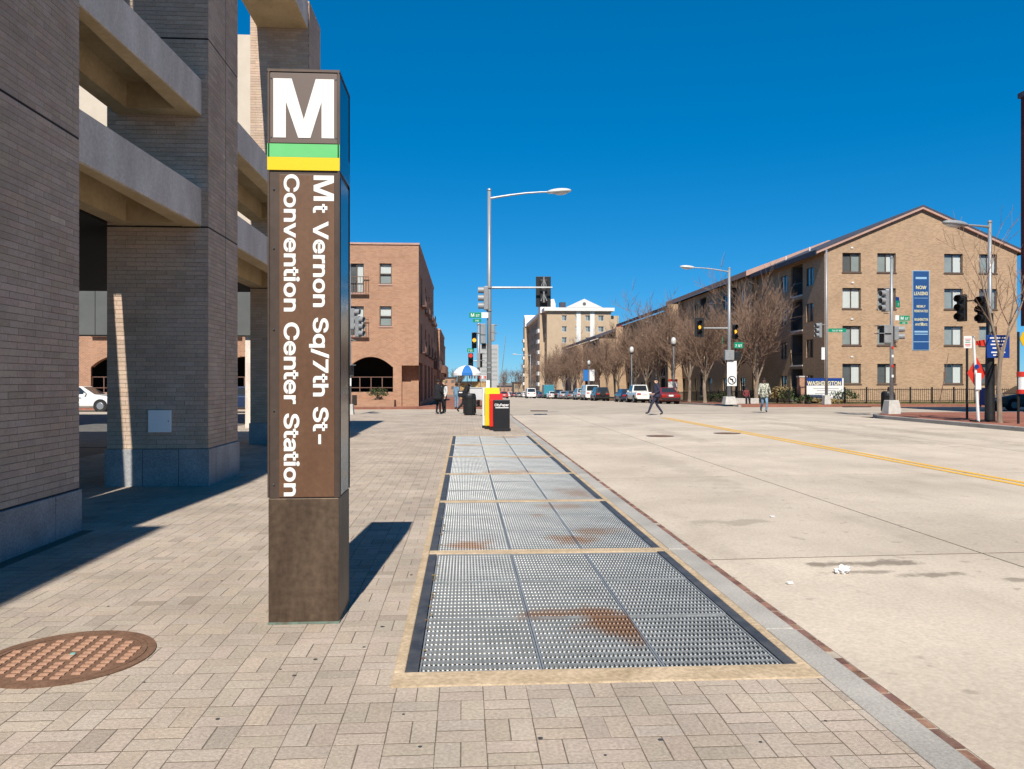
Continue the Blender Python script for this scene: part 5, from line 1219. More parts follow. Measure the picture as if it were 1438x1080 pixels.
# SE corner pole
Y6 = YR(1252, 581); X6 = gx(1252, Y6); pz6 = lambda y: gz(1252, y, Y6)
t = thing('signal_pole', 'grey signal pole on a white concrete footing at the red brick corner', 'signal pole', (X6, Y6, 0.10))
g = lambda y: pz6(y) - 0.10
pole_tube(t, g(362), 0.095, 0.06, base=(0.34, 0.24, g(562))); signal_head(t, (gx(1240, Y6) - X6, -0.1, g(423)), R(-70))
for y in (405, 440): MB().tube([(0, 0, g(y)), (gx(1241, Y6) - X6, 0, g(y))], 0.025, 6).build('bracket', 'signal_grey', t)
MB().box(-0.22, 0.1, 0.1, 0.13, g(433), g(406)).build('back_panel', 'sign_white', t)
street_sign(t, (0.18, -0.08, g(427)), 0.34, 0.32, '7', R(35)); street_sign(t, (0.18, -0.06, g(420)), 0.3, 0.2, None, R(35), 'sign_blue')
street_sign(t, (0.32, -0.1, g(447)), 0.5, 0.24, 'M ST'); MB().box(0.12, 0.31, -0.112, -0.09, g(450), g(443)).build('sign_tail', 'sign_white', t); street_sign(t, (0.35, -0.1, g(453.5)), 0.36, 0.13, '600')
ped_signal(t, (-0.5, -0.1, g(464)), R(-90)).scale = (1, 1.6, 1); ped_signal(t, (-0.5, -0.1, g(475)), R(-90)).scale = (1, 1.6, 1); signal_head(t, (0.28, -0.1, g(468)), R(60), n=2)
MB().tube([(-0.4, 0, g(480)), (0, 0, g(482)), (0.28, 0, g(480))], 0.03, 6).build('bracket', 'signal_grey', t)
for k, y in enumerate((490, 502, 516, 530)): MB().box(-0.05, 0.05, -0.098, -0.09, g(y), g(y) + 0.12).build('sticker', 'sign_white' if k % 2 else 'sign_red', t)

# right-hand lamp pole with wrapped black lower post, signal heads and the blue sign
Y7 = YR(1391, 592); X7 = gx(1390, Y7); pz7 = lambda y: gz(1390, y, Y7)
t = thing('lamp_pole', 'lamp pole with thick black lower post beside the young tree', 'lamp pole', (X7, Y7, 0.10))
g = lambda y: pz7(y) - 0.10
pole_tube(t, g(312), 0.10, 0.065, 'pole_grey'); lamp_arm(t, g(319), X7 - gx(1352, Y7), (-1, -0.1), 0.05, 'signal_grey')
MB().tube([(0, 0, -0.05), (0, 0, 0.1), (0, 0, g(505)), (0, 0, g(440))], [0.2, 0.18, 0.15, 0.115], 12).build('post_wrap', 'black', t, smooth=True)
signal_head(t, (gx(1377, Y7) - X7, -0.05, g(435)), R(-60), mat='black'); signal_head(t, (gx(1347, Y7) - X7, -0.1, g(433)), R(-60), None, False, mat='black')
MB().tube([(0, 0, g(420)), (gx(1347, Y7) - X7, -0.05, g(424))], 0.03, 6).build('mast_arm', 'black', t)
sb = MB().box(gx(1379, Y7) - X7, gx(1411, Y7) - X7, -0.27, -0.235, g(503), g(471)).build('blue_sign', 'sign_blue', t, bevel=0.01)
xc_ = (gx(1379, Y7) + gx(1411, Y7)) / 2 - X7
for k, (y, wd) in enumerate(((475, 0.66), (479.5, 0.5), (484, 0.6), (489, 0.45), (495, 0.55), (499, 0.4))):
    MB().box(xc_ - wd / 2, xc_ + wd / 2, -0.275, -0.271, g(y) - 0.03, g(y) + 0.02).build('print_line', 'sign_white', sb)
# small blue mailbox shape behind the post
Y8 = YR(1386, 572); t = thing('mailbox', 'dark blue street mailbox behind the thick black post', 'mailbox', (gx(1386, Y8), Y8, 0.10))
q = MB(); q.prism([(-0.3, 0.12), (0.3, 0.12), (0.3, 0.85)] + [(0.3 * math.cos(R(a)), 0.85 + 0.3 * math.sin(R(a))) for a in range(15, 180, 15)] + [(-0.3, 0.85)], -0.27, 0.27, 'x'); q.build('box', 'sign_blue', t)
for sx in (-0.22, 0.22):
    for sy in (-0.25, 0.25): MB().box(sx - 0.03, sx + 0.03, sy - 0.03, sy + 0.03, 0, 0.12).build('leg', 'sign_blue', t)

# sign posts along the right kerb
Y9 = YR(1358, 588); X9 = gx(1358, Y9); t = thing('parking_sign', 'black post with a small pale parking notice beside the red diamond', 'sign', (X9, Y9, 0.10)); g = lambda y: gz(1358, y, Y9) - 0.10
MB().box(-0.035, 0.035, -0.03, 0.03, 0, g(474)).build('post', 'black_iron', t); pl_ = MB().box(-0.17, 0.17, -0.05, -0.031, g(489), g(472)).build('plate', 'sign_white', t)
for k, (dz, c, wd) in enumerate(((0.08, 'sign_red', 0.2), (0.14, 'sign_red', 0.24), (0.22, 'sign_green', 0.22), (0.29, 'black', 0.2), (0.36, 'sign_red', 0.25))): MB().box(-wd / 2, wd / 2, -0.055, -0.0505, g(489) + dz, g(489) + dz + 0.025).build('print_line', c, pl_)
Ya = YR(1374, 592.5); Xa = gx(1374, Ya); t = thing('warning_sign', 'red diamond warning sign on a leaning white pole at the kerb', 'sign', (Xa, Ya, 0.10)); g = lambda y: gz(1374, y, Ya) - 0.10
MB().tube([(0, 0, 0), (gx(1371, Ya) - Xa, 0, g(540)), (gx(1367, Ya) - Xa, 0, g(472))], [0.055, 0.05, 0.04], 8).build('pole', 'sign_white', t)
cz, cxx, hw, hh = g(524), gx(1373, Ya) - Xa, 0.37, (g(502) - g(546)) / 2
q = MB(); q.prism([(cxx - hw, cz), (cxx, cz - hh), (cxx + hw, cz), (cxx, cz + hh)], 0.06, 0.075, 'y'); q.build('diamond_plate', 'sign_red', t)
MB().cyl((gx(1370, Ya) - Xa, -0.06, g(515)), (gx(1370, Ya) - Xa, -0.08, g(515)), 0.09, 0.09, 14).build('round_badge', 'sign_blue', t)
MB().box(gx(1368, Ya) - Xa, gx(1375.5, Ya) - Xa, -0.1, -0.06, g(547), g(524)).build('notice', 'sign_white', t)
q = MB(); q.prism([(gx(1369, Ya) - Xa, g(485)), (gx(1383, Ya) - Xa, g(486)), (gx(1382, Ya) - Xa, g(477)), (gx(1370, Ya) - Xa, g(479))], -0.05, -0.03, 'y'); q.build('flag', 'sign_red', t)
MB().box(-0.12, 0.4, -0.05, 0.35, -0.02, 0.05).build('base_block', 'black', t)
Yb = YR(1430, 595); Xb = gx(1430, Yb); t = thing('bus_stop_sign', 'dark post with red and white panel and yellow plate at the right edge', 'sign', (Xb, Yb, 0.10)); g = lambda y: gz(1430, y, Yb) - 0.10
MB().box(-0.03, 0.03, -0.03, 0.03, 0, g(466)).build('post', 'black_iron', t)
MB().cyl((0.13, -0.02, g(552)), (0.13, -0.02, g(524)), 0.16, 0.16, 16).build('panel', 'sign_white', t); MB().cyl((0.13, -0.02, g(529)), (0.13, -0.02, g(522)), 0.175, 0.175, 16).build('panel_cap', 'sign_red', t); MB().cyl((0.13, -0.02, g(553)), (0.13, -0.02, g(547)), 0.175, 0.175, 16).build('panel_cap', 'sign_red', t)
q = MB(); q.cyl((0.36, -0.02, g(476)), (0.36, -0.045, g(476)), 0.33, 0.33, 8); q.build('yellow_plate', 'sign_yellow', t)
MB().box(-0.02, 0.02, -0.02, 0.02, g(522), g(515)).build('finial', 'sign_white', t)
Yc = 55.0; Xc = gx(1319, Yc); t = thing('leaning_stake', 'thin dark leaning stake with a small tag by the lawn fence', 'stake', (Xc, Yc, 0.05))
MB().tube([(0, 0, 0), (gx(1327, Yc) - Xc, 0, gz(1323, 528, Yc)), (gx(1332, Yc) - Xc, 0, gz(1323, 497, Yc))], [0.03, 0.025, 0.015], 6).build('rod', 'rail_brown', t)
MB().box(gx(1326, Yc) - Xc - 0.07, gx(1326, Yc) - Xc + 0.07, -0.04, -0.02, gz(1323, 533, Yc), gz(1323, 523, Yc)).build('tag', 'rail_brown', t)
Yc = 51.6; o = MB().box(-0.9, 0.9, -0.25, 0.25, -0.1, 0.045).build('storm_drain', 'black_iron', loc=(gx(1203, Yc), Yc, -0.12), bevel=0.01); tag(o, 'dark storm drain inlet at the far kerb left of the white footing', 'drain')
for k in range(5): MB().box(-0.8 + 0.34 * k, -0.6 + 0.34 * k, -0.26, -0.251, -0.03, 0.03).build('slot', 'room_dark', o)
# trash can at the SE corner
def trash_can(loc, label, mat='black'):
    t = thing('trash_can', label, 'trash can', loc, group='street trash cans')
    prof = [(0.24, 0.0), (0.27, 0.06), (0.29, 0.4), (0.305, 0.78), (0.32, 0.80), (0.32, 0.86), (0.30, 0.88)]
    q = MB(); q.loft([[(r * math.cos(2 * math.pi * i / 20), r * math.sin(2 * math.pi * i / 20), z) for i in range(20)] for r, z in prof]); q.build('bin', mat, t)
    q = MB(); q.loft([[(r * math.cos(2 * math.pi * i / 20), r * math.sin(2 * math.pi * i / 20), z) for i in range(20)] for r, z in ((0.31, 0.885), (0.30, 0.96), (0.26, 1.04), (0.2, 1.05))]); q.build('lid', mat, t)
    q = MB()
    for i in range(20): a = 2 * math.pi * i / 20; q.box(0.30 * math.cos(a) - 0.012, 0.30 * math.cos(a) + 0.012, 0.30 * math.sin(a) - 0.012, 0.30 * math.sin(a) + 0.012, 0.08, 0.78)
    q.build('ribs', mat, t, kind='stuff')
trash_can((gx(1247, 37.0), 37.0, 0.10), 'black trash can behind the pole at the red brick corner')
Yt = 1815 / 48; trash_can((gx(659.5, Yt), Yt, 0.0), 'black trash can on the sidewalk before the walking person')

# globe street lamps with banners on the right sidewalk
def globe_lamp(px, Y, label, ban=False):
    t = thing('globe_lamp', label, 'street lamp', (gx(px, Y), Y, grade(Y) + 0.05), group='globe street lamps on the right sidewalk'); H = 5.2
    MB().tube([(0, 0, 0), (0, 0, 0.6), (0, 0, 0.9), (0, 0, H)], [0.2, 0.18, 0.09, 0.06], 10).build('pole', 'sign_green' if False else 'pole_grey', t)
    MB().ell((0, 0, H + 0.35), (0.25, 0.25, 0.38), 12, 8).build('globe', 'lamp_white', t, smooth=True); MB().cyl((0, 0, H - 0.05), (0, 0, H + 0.06), 0.14, 0.2, 10).build('collar', 'black', t)
    if ban:
        for s, mt in ((-1, 'umbrella_blue'), (1, 'sign_white')):
            MB().box(min(s * 0.1, s * 0.85), max(s * 0.1, s * 0.85), -0.02, 0.02, H - 2.4, H - 0.7).build('banner', mt, t); MB().tube([(0, 0, H - 0.7), (s * 0.9, 0, H - 0.7)], 0.02, 5).build('banner_rod', 'black', t)
globe_lamp(827, 118, 'globe street lamp with two small hanging banners before the far trees', True)
globe_lamp(887, 84, 'plain globe street lamp left of the pedestrian in dark uniform')
globe_lamp(946, 70, 'plain globe street lamp just behind the maroon sedan')
# far cobra lamp and leaning mast
Yq = 170; t = thing('lamp_pole', 'distant cobra head lamp pole left of the tall tan building', 'lamp pole', (gx(745, Yq), Yq, grade(Yq))); pole_tube(t, 9.5, 0.1, 0.07); lamp_arm(t, 9.3, 3.0, (-1, 0), 0.2)
Yq = 95; t = thing('flag_mast', 'thin slightly leaning mast in the distance right of the signal pole', 'mast', (gx(700, Yq), Yq, grade(Yq))); MB().tube([(0, 0, 0), (0.9, 0, gz(709, 472, Yq) + 0.8)], [0.07, 0.03], 6).build('pole', 'pole_grey', t)
# real estate sign over the maroon sedan
Ys = 76; t = thing('notice_sign', 'white notice board with red top band behind the maroon sedan', 'sign', (gx(945, Ys), Ys, grade(Ys))); g = lambda y: gz(945, y, Ys) - grade(Ys)
MB().box(-0.45, 0.45, -0.02, 0.02, g(546), g(536)).build('board', 'sign_white', t); MB().box(-0.45, 0.45, -0.022, 0.022, g(535.8), g(532.5)).build('board_band', 'sign_red', t)
for s in (-0.4, 0.4): MB().box(s - 0.03, s + 0.03, 0.025, 0.07, 0, g(534)).build('post', 'white_frame', t)
# property sign
Yp = 57.4; t = thing('property_sign', 'white and blue property sign with gold lettering and a brick pier on the lawn', 'sign', (gx(1131, Yp), Yp, 0)); g = lambda y: gz(1156, y, Yp); W_ = gx(1182, Yp) - gx(1131, Yp)
MB().box(0, W_, -0.08, 0.08, g(558), g(541.5)).build('board', 'sign_white', t); MB().box(0, W_, -0.09, 0.09, g(541.3), g(531)).build('name_band', 'sign_blue', t)
MB().box(gx(1121, Yp) - gx(1131, Yp), -0.01, -0.25, 0.25, -0.3, g(530)).build('brick_pier', 'brick_orange', t); MB().box(gx(1121, Yp) - gx(1131, Yp) - 0.05, 0.03, -0.29, 0.29, g(530) + 0.002, g(528)).build('pier_cap', 'concrete_base', t)
lettering(t, 'WASHINGTON', (0.1, -0.1, g(540.8)), (1, 0, 0), (0, 0, 1), 0.40, W_ - 0.2, 'banner_letter', 0.02)
for y, k in ((546, 0.7), (549, 0.5), (553, 0.6)): MB().box(W_ * (0.55 - k / 2), W_ * (0.55 + k / 2), -0.085, -0.081, g(y), g(y) + 0.05).build('print_line', 'blind_grey', t)
MB().box(W_ - 0.02, W_ + 0.1, -0.1, 0.1, -0.3, g(531)).build('side_post', 'sign_white', t); MB().box(0.05, W_ - 0.05, -0.07, 0.07, -0.3, g(558.2)).build('footing', 'concrete_base', t)

# ================================================================== NEWSPAPER BOXES
def news_box(name, label, px0, px1, Y, H, mat, depth=0.42, sloped=False, rz=0.0, text=None, window_=False, dark=False):
    x0, x1 = gx(px0, Y), gx(px1, Y); W = x1 - x0
    t = thing(name, label, 'newspaper box', (x0, Y, 0), rz, 'newspaper boxes in a row at the kerb')
    q = MB()
    if sloped: q.prism([(0, 0.12), (depth, 0.12), (depth, H), (0.06, H - 0.16), (0, H - 0.2)], 0, W, 'x')
    else: q.box(0, W, 0, depth, 0.04, H)
    q.build('cabinet', mat, t, bevel=0.015)
    MB().box(0.03, W - 0.03, 0.03, depth - 0.03, 0, 0.13 if sloped else 0.05).build('base', mat, t)
    MB().box(-0.015, W + 0.03, -0.012, 0.0, 0.02, 0.1).build('foot_rail', 'black', t)
    if text:
        lettering(t, text, (W / 2, -0.004, H * 0.80), (1, 0, 0), (0, 0, 1), 0.115, W * 0.86, center=False, bold=0.02).location.x = -W * 0.43
        MB().box(W * 0.12, W * 0.92, -0.004, -0.001, H * 0.74, H * 0.765).build('print_line', 'letter_white', t)
    MB().box(-0.006, -0.0005, 0.06, depth - 0.06, H * 0.32, H * 0.86).build('side_door', 'black' if not dark else mat, t)
    return t
Yk = 1815 / 71
news_box('newspaper_box', 'black newspaper box with white title, nearest of the row', 693, 716, Yk, 1.03, 'box_black', text='CityPaper', dark=True)
t = news_box('newspaper_box', 'red newspaper box wedged behind the black one', 687.5, 706, Yk + 0.55, 1.22, 'box_red', sloped=True, dark=True)
t = news_box('newspaper_box', 'yellow newspaper box with sloped top behind the red one', 681, 702, Yk + 1.12, 1.42, 'box_yellow', sloped=True)
t = news_box('newspaper_box', 'white sided newspaper box at the back of the row by the signal pole', 677.5, 697, Yk + 1.75, 1.4, 'box_white', dark=True)

# ================================================================== VENDOR CART AND UMBRELLA
Yv = 50.4; Xv = gx(666, Yv)
t = thing('vendor_cart', 'silver food vendor cart with snack racks under the umbrella', 'cart', (Xv, Yv, 0.02))
MB().box(-0.3, 1.1, -0.5, 0.5, 0.42, 1.18).build('body', 'cart_steel', t, bevel=0.03); MB().box(-0.34, 1.14, -0.54, 0.54, 1.183, 1.23).build('counter', 'cart_steel', t)
for x in (-0.2, 0.4, 1.0): MB().box(x - 0.02, x + 0.02, -0.44, -0.4, 1.23, 1.95).build('post', 'chrome', t)
MB().box(-0.36, 1.16, -0.5, 0.5, 1.95, 2.0).build('canopy', 'cart_steel', t)
for k in range(9): MB().box(-0.34 + 0.165 * k, -0.34 + 0.165 * k + (0.08), -0.53, -0.505, 1.78, 1.95).build('valance_stripe', 'umbrella_white' if k % 2 else 'box_red', t)
MB().box(-0.2, 1.0, -0.3, 0.3, 1.235, 1.6).build('snack_rack', 'cart_stuff', t); MB().box(-0.9, -0.35, -0.35, 0.3, 0.5, 1.5).build('side_rack', 'cart_stuff', t)
for s in (-0.05, 0.85):
    wl = MB().cyl((s, -0.5, 0.24), (s, -0.56, 0.24), 0.24, 0.24, 16).build('wheel', 'rubber', t); MB().cyl((s, -0.561, 0.24), (s, -0.57, 0.24), 0.14, 0.14, 12).build('hub', 'rim', wl)
Xu = gx(656, Yv); t = thing('vendor_umbrella', 'white umbrella with a blue panel over the vendor cart', 'umbrella', (Xu, Yv - 0.2, 0.02))
MB().cyl((0, 0, 0), (0, 0, 2.55), 0.025, 0.025, 8).build('pole', 'chrome', t); MB().cyl((0, 0, 0), (0, 0, 0.08), 0.25, 0.2, 14).build('base', 'black', t)
n = 8; zt_ = gz(656, 513, Yv); Rr = (gx(676, Yv) - gx(637, Yv)) / 2
prof = [(1.0, 0.0), (0.82, 0.2), (0.58, 0.36), (0.3, 0.46), (0.0, 0.5)]
for k in range(n):
    a0, a1 = 2 * math.pi * (k - 0.5) / n - math.pi / 2, 2 * math.pi * (k + 0.5) / n - math.pi / 2; q = MB(); sub = 4
    for i in range(4):
        for s in range(sub):
            b0, b1 = a0 + (a1 - a0) * s / sub, a0 + (a1 - a0) * (s + 1) / sub
            f = lambda a, j: (Rr * prof[j][0] * math.cos(a), Rr * prof[j][0] * math.sin(a), zt_ - 0.52 + prof[j][1])
            q.add([f(b0, i), f(b1, i), f(b1, i + 1), f(b0, i + 1)], [(0, 1, 2, 3)])
            if i == 0: p, r_ = f(b0, 0), f(b1, 0); q.add([(p[0], p[1], p[2] - 0.16), (r_[0], r_[1], r_[2] - 0.16), r_, p], [(0, 1, 2, 3)])
    o = q.build('canopy_panel', 'umbrella_blue' if k % 2 == 0 and k in (0, 4) else 'umbrella_white', t); so_ = o.modifiers.new('thick', 'SOLIDIFY'); so_.thickness = 0.008

# ================================================================== CARS
def car(label, kind, paint, loc, rz=0.0, group=None, name=None):
    P = 'paint_' + paint
    spec = dict(
        sedan=dict(st=[(-2.32, .48, .72, .72), (-2.26, .34, .92, .82), (-1.75, .24, .98, .87), (0, .22, .96, .89), (.95, .22, .98, .89), (1.8, .24, .84, .86), (2.2, .3, .74, .79), (2.32, .42, .6, .66)], cab=(-1.78, 1.05, -1.12, .25, .93, 1.43, .79, .60), wh=(-1.35, 1.38), r=.32),
        suv=dict(st=[(-2.25, .5, .95, .80), (-2.2, .36, 1.08, .88), (-1.5, .28, 1.1, .92), (0, .28, 1.08, .93), (.95, .28, 1.08, .92), (1.85, .3, 1.0, .88), (2.2, .4, .9, .80), (2.28, .5, .7, .7)], cab=(-2.18, 1.15, -1.95, .45, 1.05, 1.76, .85, .70), wh=(-1.35, 1.35), r=.37),
        pickup=dict(st=[(-2.6, .55, .98, .86), (-2.55, .45, 1.08, .9), (-1, .35, 1.08, .92), (0, .32, 1.08, .93), (1.2, .32, 1.1, .92), (2.2, .36, 1.02, .88), (2.55, .45, .9, .8), (2.62, .55, .7, .7)], cab=(-.55, 1.45, -.4, .75, 1.06, 1.78, .84, .68), wh=(-1.6, 1.6), r=.38),
        van=dict(st=[(-2.6, .5, 1.15, .9), (-2.56, .4, 1.25, .96), (-1, .35, 1.25, .98), (1, .35, 1.25, .98), (1.7, .35, 1.22, .95), (2.3, .4, 1.05, .9), (2.55, .5, .85, .8)], cab=(-2.58, 2.05, -2.5, 1.25, 1.22, 2.15, .95, .84), wh=(-1.6, 1.6), r=.36))[kind if kind != 'truck' else 'van']
    t = thing(name or {'sedan': 'parked_car', 'suv': 'parked_suv', 'pickup': 'pickup_truck', 'van': 'van', 'truck': 'box_truck'}[kind], label, {'sedan': 'car', 'suv': 'SUV', 'pickup': 'pickup truck', 'van': 'van', 'truck': 'truck'}[kind], loc, rz, group)
    rings = []
    for (y, zb, zt, w_) in spec['st']:
        half = [(w_ * .82, zb), (w_, zb + .1), (w_, (zb + zt) / 2 + .05), (w_ * .96, zt - .07), (w_ * .84, zt)]
        rings.append([(a, y, z) for a, z in half] + [(-a, y, z) for a, z in half[::-1]])
    MB().loft(rings).build('body', P, t, smooth=False, bevel=0.03)
    yb0, yb1, yt0, yt1, z0, z1, wb, wt = spec['cab']
    B = [(-wb, yb0, z0), (wb, yb0, z0), (wb, yb1, z0), (-wb, yb1, z0)]; T = [(-wt, yt0, z1), (wt, yt0, z1), (wt, yt1, z1), (-wt, yt1, z1)]
    MB().hull2(B, T).build('cabin', P, t, bevel=0.05)
    def pane(nm, a, b, c, d, iu0, iu1, iv0, iv1, off=0.012):
        a, b, c, d = map(Vector, (a, b, c, d)); f = lambda u, v: (a.lerp(b, u)).lerp(d.lerp(c, u), v); nrm = (b - a).cross(d - a).normalized()
        pts = [f(iu0, iv0), f(iu1, iv0), f(iu1, iv1), f(iu0, iv1)]; q = MB(); q.hull2([tuple(p - nrm * 0.01) for p in pts], [tuple(p + nrm * off) for p in pts]); return q.build(nm, 'car_glass', t)
    pane('rear_window', B[0], B[1], T[1], T[0], .08, .92, .18, .9); pane('windshield', B[2], B[3], T[3], T[2], .07, .93, .1, .92)
    if kind in ('van', 'truck'):
        pane('side_window', B[1], B[2], T[2], T[1], .74, .93, .12, .85); pane('side_window', B[3], B[0], T[0], T[3], .07, .26, .12, .85)
    else:
        for (u0, u1) in ((.14, .49), (.53, .88)) if kind != 'pickup' else ((.1, .88),):
            pane('side_window', B[1], B[2], T[2], T[1], u0, u1, .12, .88); pane('side_window', B[3], B[0], T[0], T[3], 1 - u1, 1 - u0, .12, .88)
    r = spec['r']; W = spec['st'][3][3]
    for y in spec['wh']:
        for s in (-1, 1):
            ar = MB().cyl((s * (W - .3), y, r + .01), (s * (W + .004), y, r + .01), r + .06, r + .06, 20).build('wheel_arch', 'under_black', t)
            wl = MB().cyl((s * (W - .2), y, r), (s * (W + .012), y, r), r, r * .96, 20).build('wheel', 'rubber', t); MB().cyl((s * (W + .012), y, r), (s * (W + .02), y, r), r * .62, r * .55, 14).build('rim', 'rim', wl)
    yr, yf = spec['st'][0][0], spec['st'][-1][0]; zl_ = (spec['st'][1][2] - .16)
    for s in (-1, 1):
        MB().box(min(s * .42, s * .80), max(s * .42, s * .80), yr - .02, yr + .12, zl_ - .09, zl_ + .07).build('tail_light', 'tail_red', t); zf = spec['st'][-2][2] - .12; MB().box(min(s * .42, s * .74), max(s * .42, s * .74), yf - .1, yf + .015, zf - .06, zf + .06).build('headlight', 'head_clear', t)
        mx = (wb + .02) * s; MB().box(min(mx, mx + s * .16), max(mx, mx + s * .16), yb1 - .55, yb1 - .45, z0 + .02, z0 + .14).build('mirror', P, t)
        for k in (0, 1): MB().box(min(s * (W - .01), s * (W + .012)), max(s * (W - .01), s * (W + .012)), -.75 + .95 * k, -.6 + .95 * k, z0 - .16, z0 - .13).build('door_handle', 'chrome', t)
    MB().box(-.78, .78, yr - .06, yr + .1, .42, .56).build('bumper', 'under_black' if paint in ('maroon', 'black', 'silver') else P, t, bevel=.02); MB().box(-.74, .74, yf - .1, yf + .05, .36, .5).build('bumper', 'under_black', t, bevel=.02)
    MB().box(-.2, .2, yr - .035, yr - .022, zl_ - .08, zl_ + .06).build('license_plate', 'plate', t); MB().box(-.7, .7, -2, 2, .2, .4).build('underbody', 'under_black', t)
    if kind == 'truck': MB().box(-1.05, 1.05, -3.2, 1.0, .9, 2.9).build('cargo_box', P, t, bevel=.03)
    if kind == 'suv': MB().cyl((0, yr - .16, 1.0), (0, yr + .02, 1.0), .32, .32, 18).build('spare_wheel', 'under_black', t)
    if kind == 'pickup': MB().box(-.78, .78, -2.5, -.62, 1.083, 1.09).build('bed_liner', 'under_black', t)
    return t
def road_z(x, y): return crown(x) + grade(y) - (0.01 if y > 54 else 0)
G = 'vehicles parked along the right kerb'
XC = 17.4
parked = [(941, XC, 'sedan', 'maroon', 'maroon sedan at the near end of the parked row, seen from behind'), (904, XC, 'pickup', 'white', 'white pickup truck parked ahead of the maroon sedan'), (884, XC, 'sedan', 'navy', 'dark blue hatchback parked ahead of the white pickup'),
          (846, XC - .2, 'suv', 'black', 'black SUV with rear spare wheel parked before the white van'), (831, XC, 'van', 'white', 'tall white van parked just ahead of the black SUV'), (818, XC, 'suv', 'silver', 'silver SUV parked ahead of the tall white van'), (804, XC, 'sedan', 'grey', 'grey sedan parked beneath the lamp with banners'),
          (793, XC, 'sedan', 'silver', 'silver sedan parked left of the grey sedan in the far row'), (785, XC, 'suv', 'black', 'far black SUV between the silver sedan and the white sedan'), (755, XC, 'suv', 'grey', 'far grey SUV right of the driving white van'), (733.5, XC, 'sedan', 'black', 'far black car between two pale vehicles near the row end'), (717, XC - 1, 'suv', 'white', 'tiny white SUV at the farthest end of the parked row'),
          (777, XC - 1, 'sedan', 'white', 'white sedan parked before the teal truck'), (770, XC + .3, 'truck', 'teal', 'teal box truck in the far parked row'), (762, XC, 'sedan', 'navy', 'small dark blue car left of the teal truck'), (746, XC - 3.4, 'van', 'white', 'white van driving far down the avenue'), (738, XC - .5, 'suv', 'white', 'far white SUV left of the white van'), (729, XC - 2, 'sedan', 'grey', 'far grey car near the end of the row'), (722, XC - 3, 'sedan', 'maroon', 'far dark red car near the end of the row'), (708, 8.0, 'sedan', 'red', 'tiny red car far away right of the newspaper boxes')]
for (px, x, kd, pt, lab) in parked:
    y = x / ray(px)[0] + 2.0
    car(lab, kd, pt, (x, y, road_z(x, y)), 0.0, G)
# white sedan seen through the arcade, side on
Yw = 46.6; car('white sedan seen side on through the arcade opening', 'sedan', 'white', (gx(116, Yw), Yw, -0.09), R(-90), None)
Yw = 44.0; car('dark blue car half hidden between the far arcade piers', 'sedan', 'navy', (gx(345, Yw), Yw, -0.08), R(-90), None)
# dark car on the cross street at the right
Yw = 44.5; car('dark green grey sedan on the cross street at the right edge', 'sedan', 'green', (gx(1441, Yw), Yw, -0.07), R(90), None)

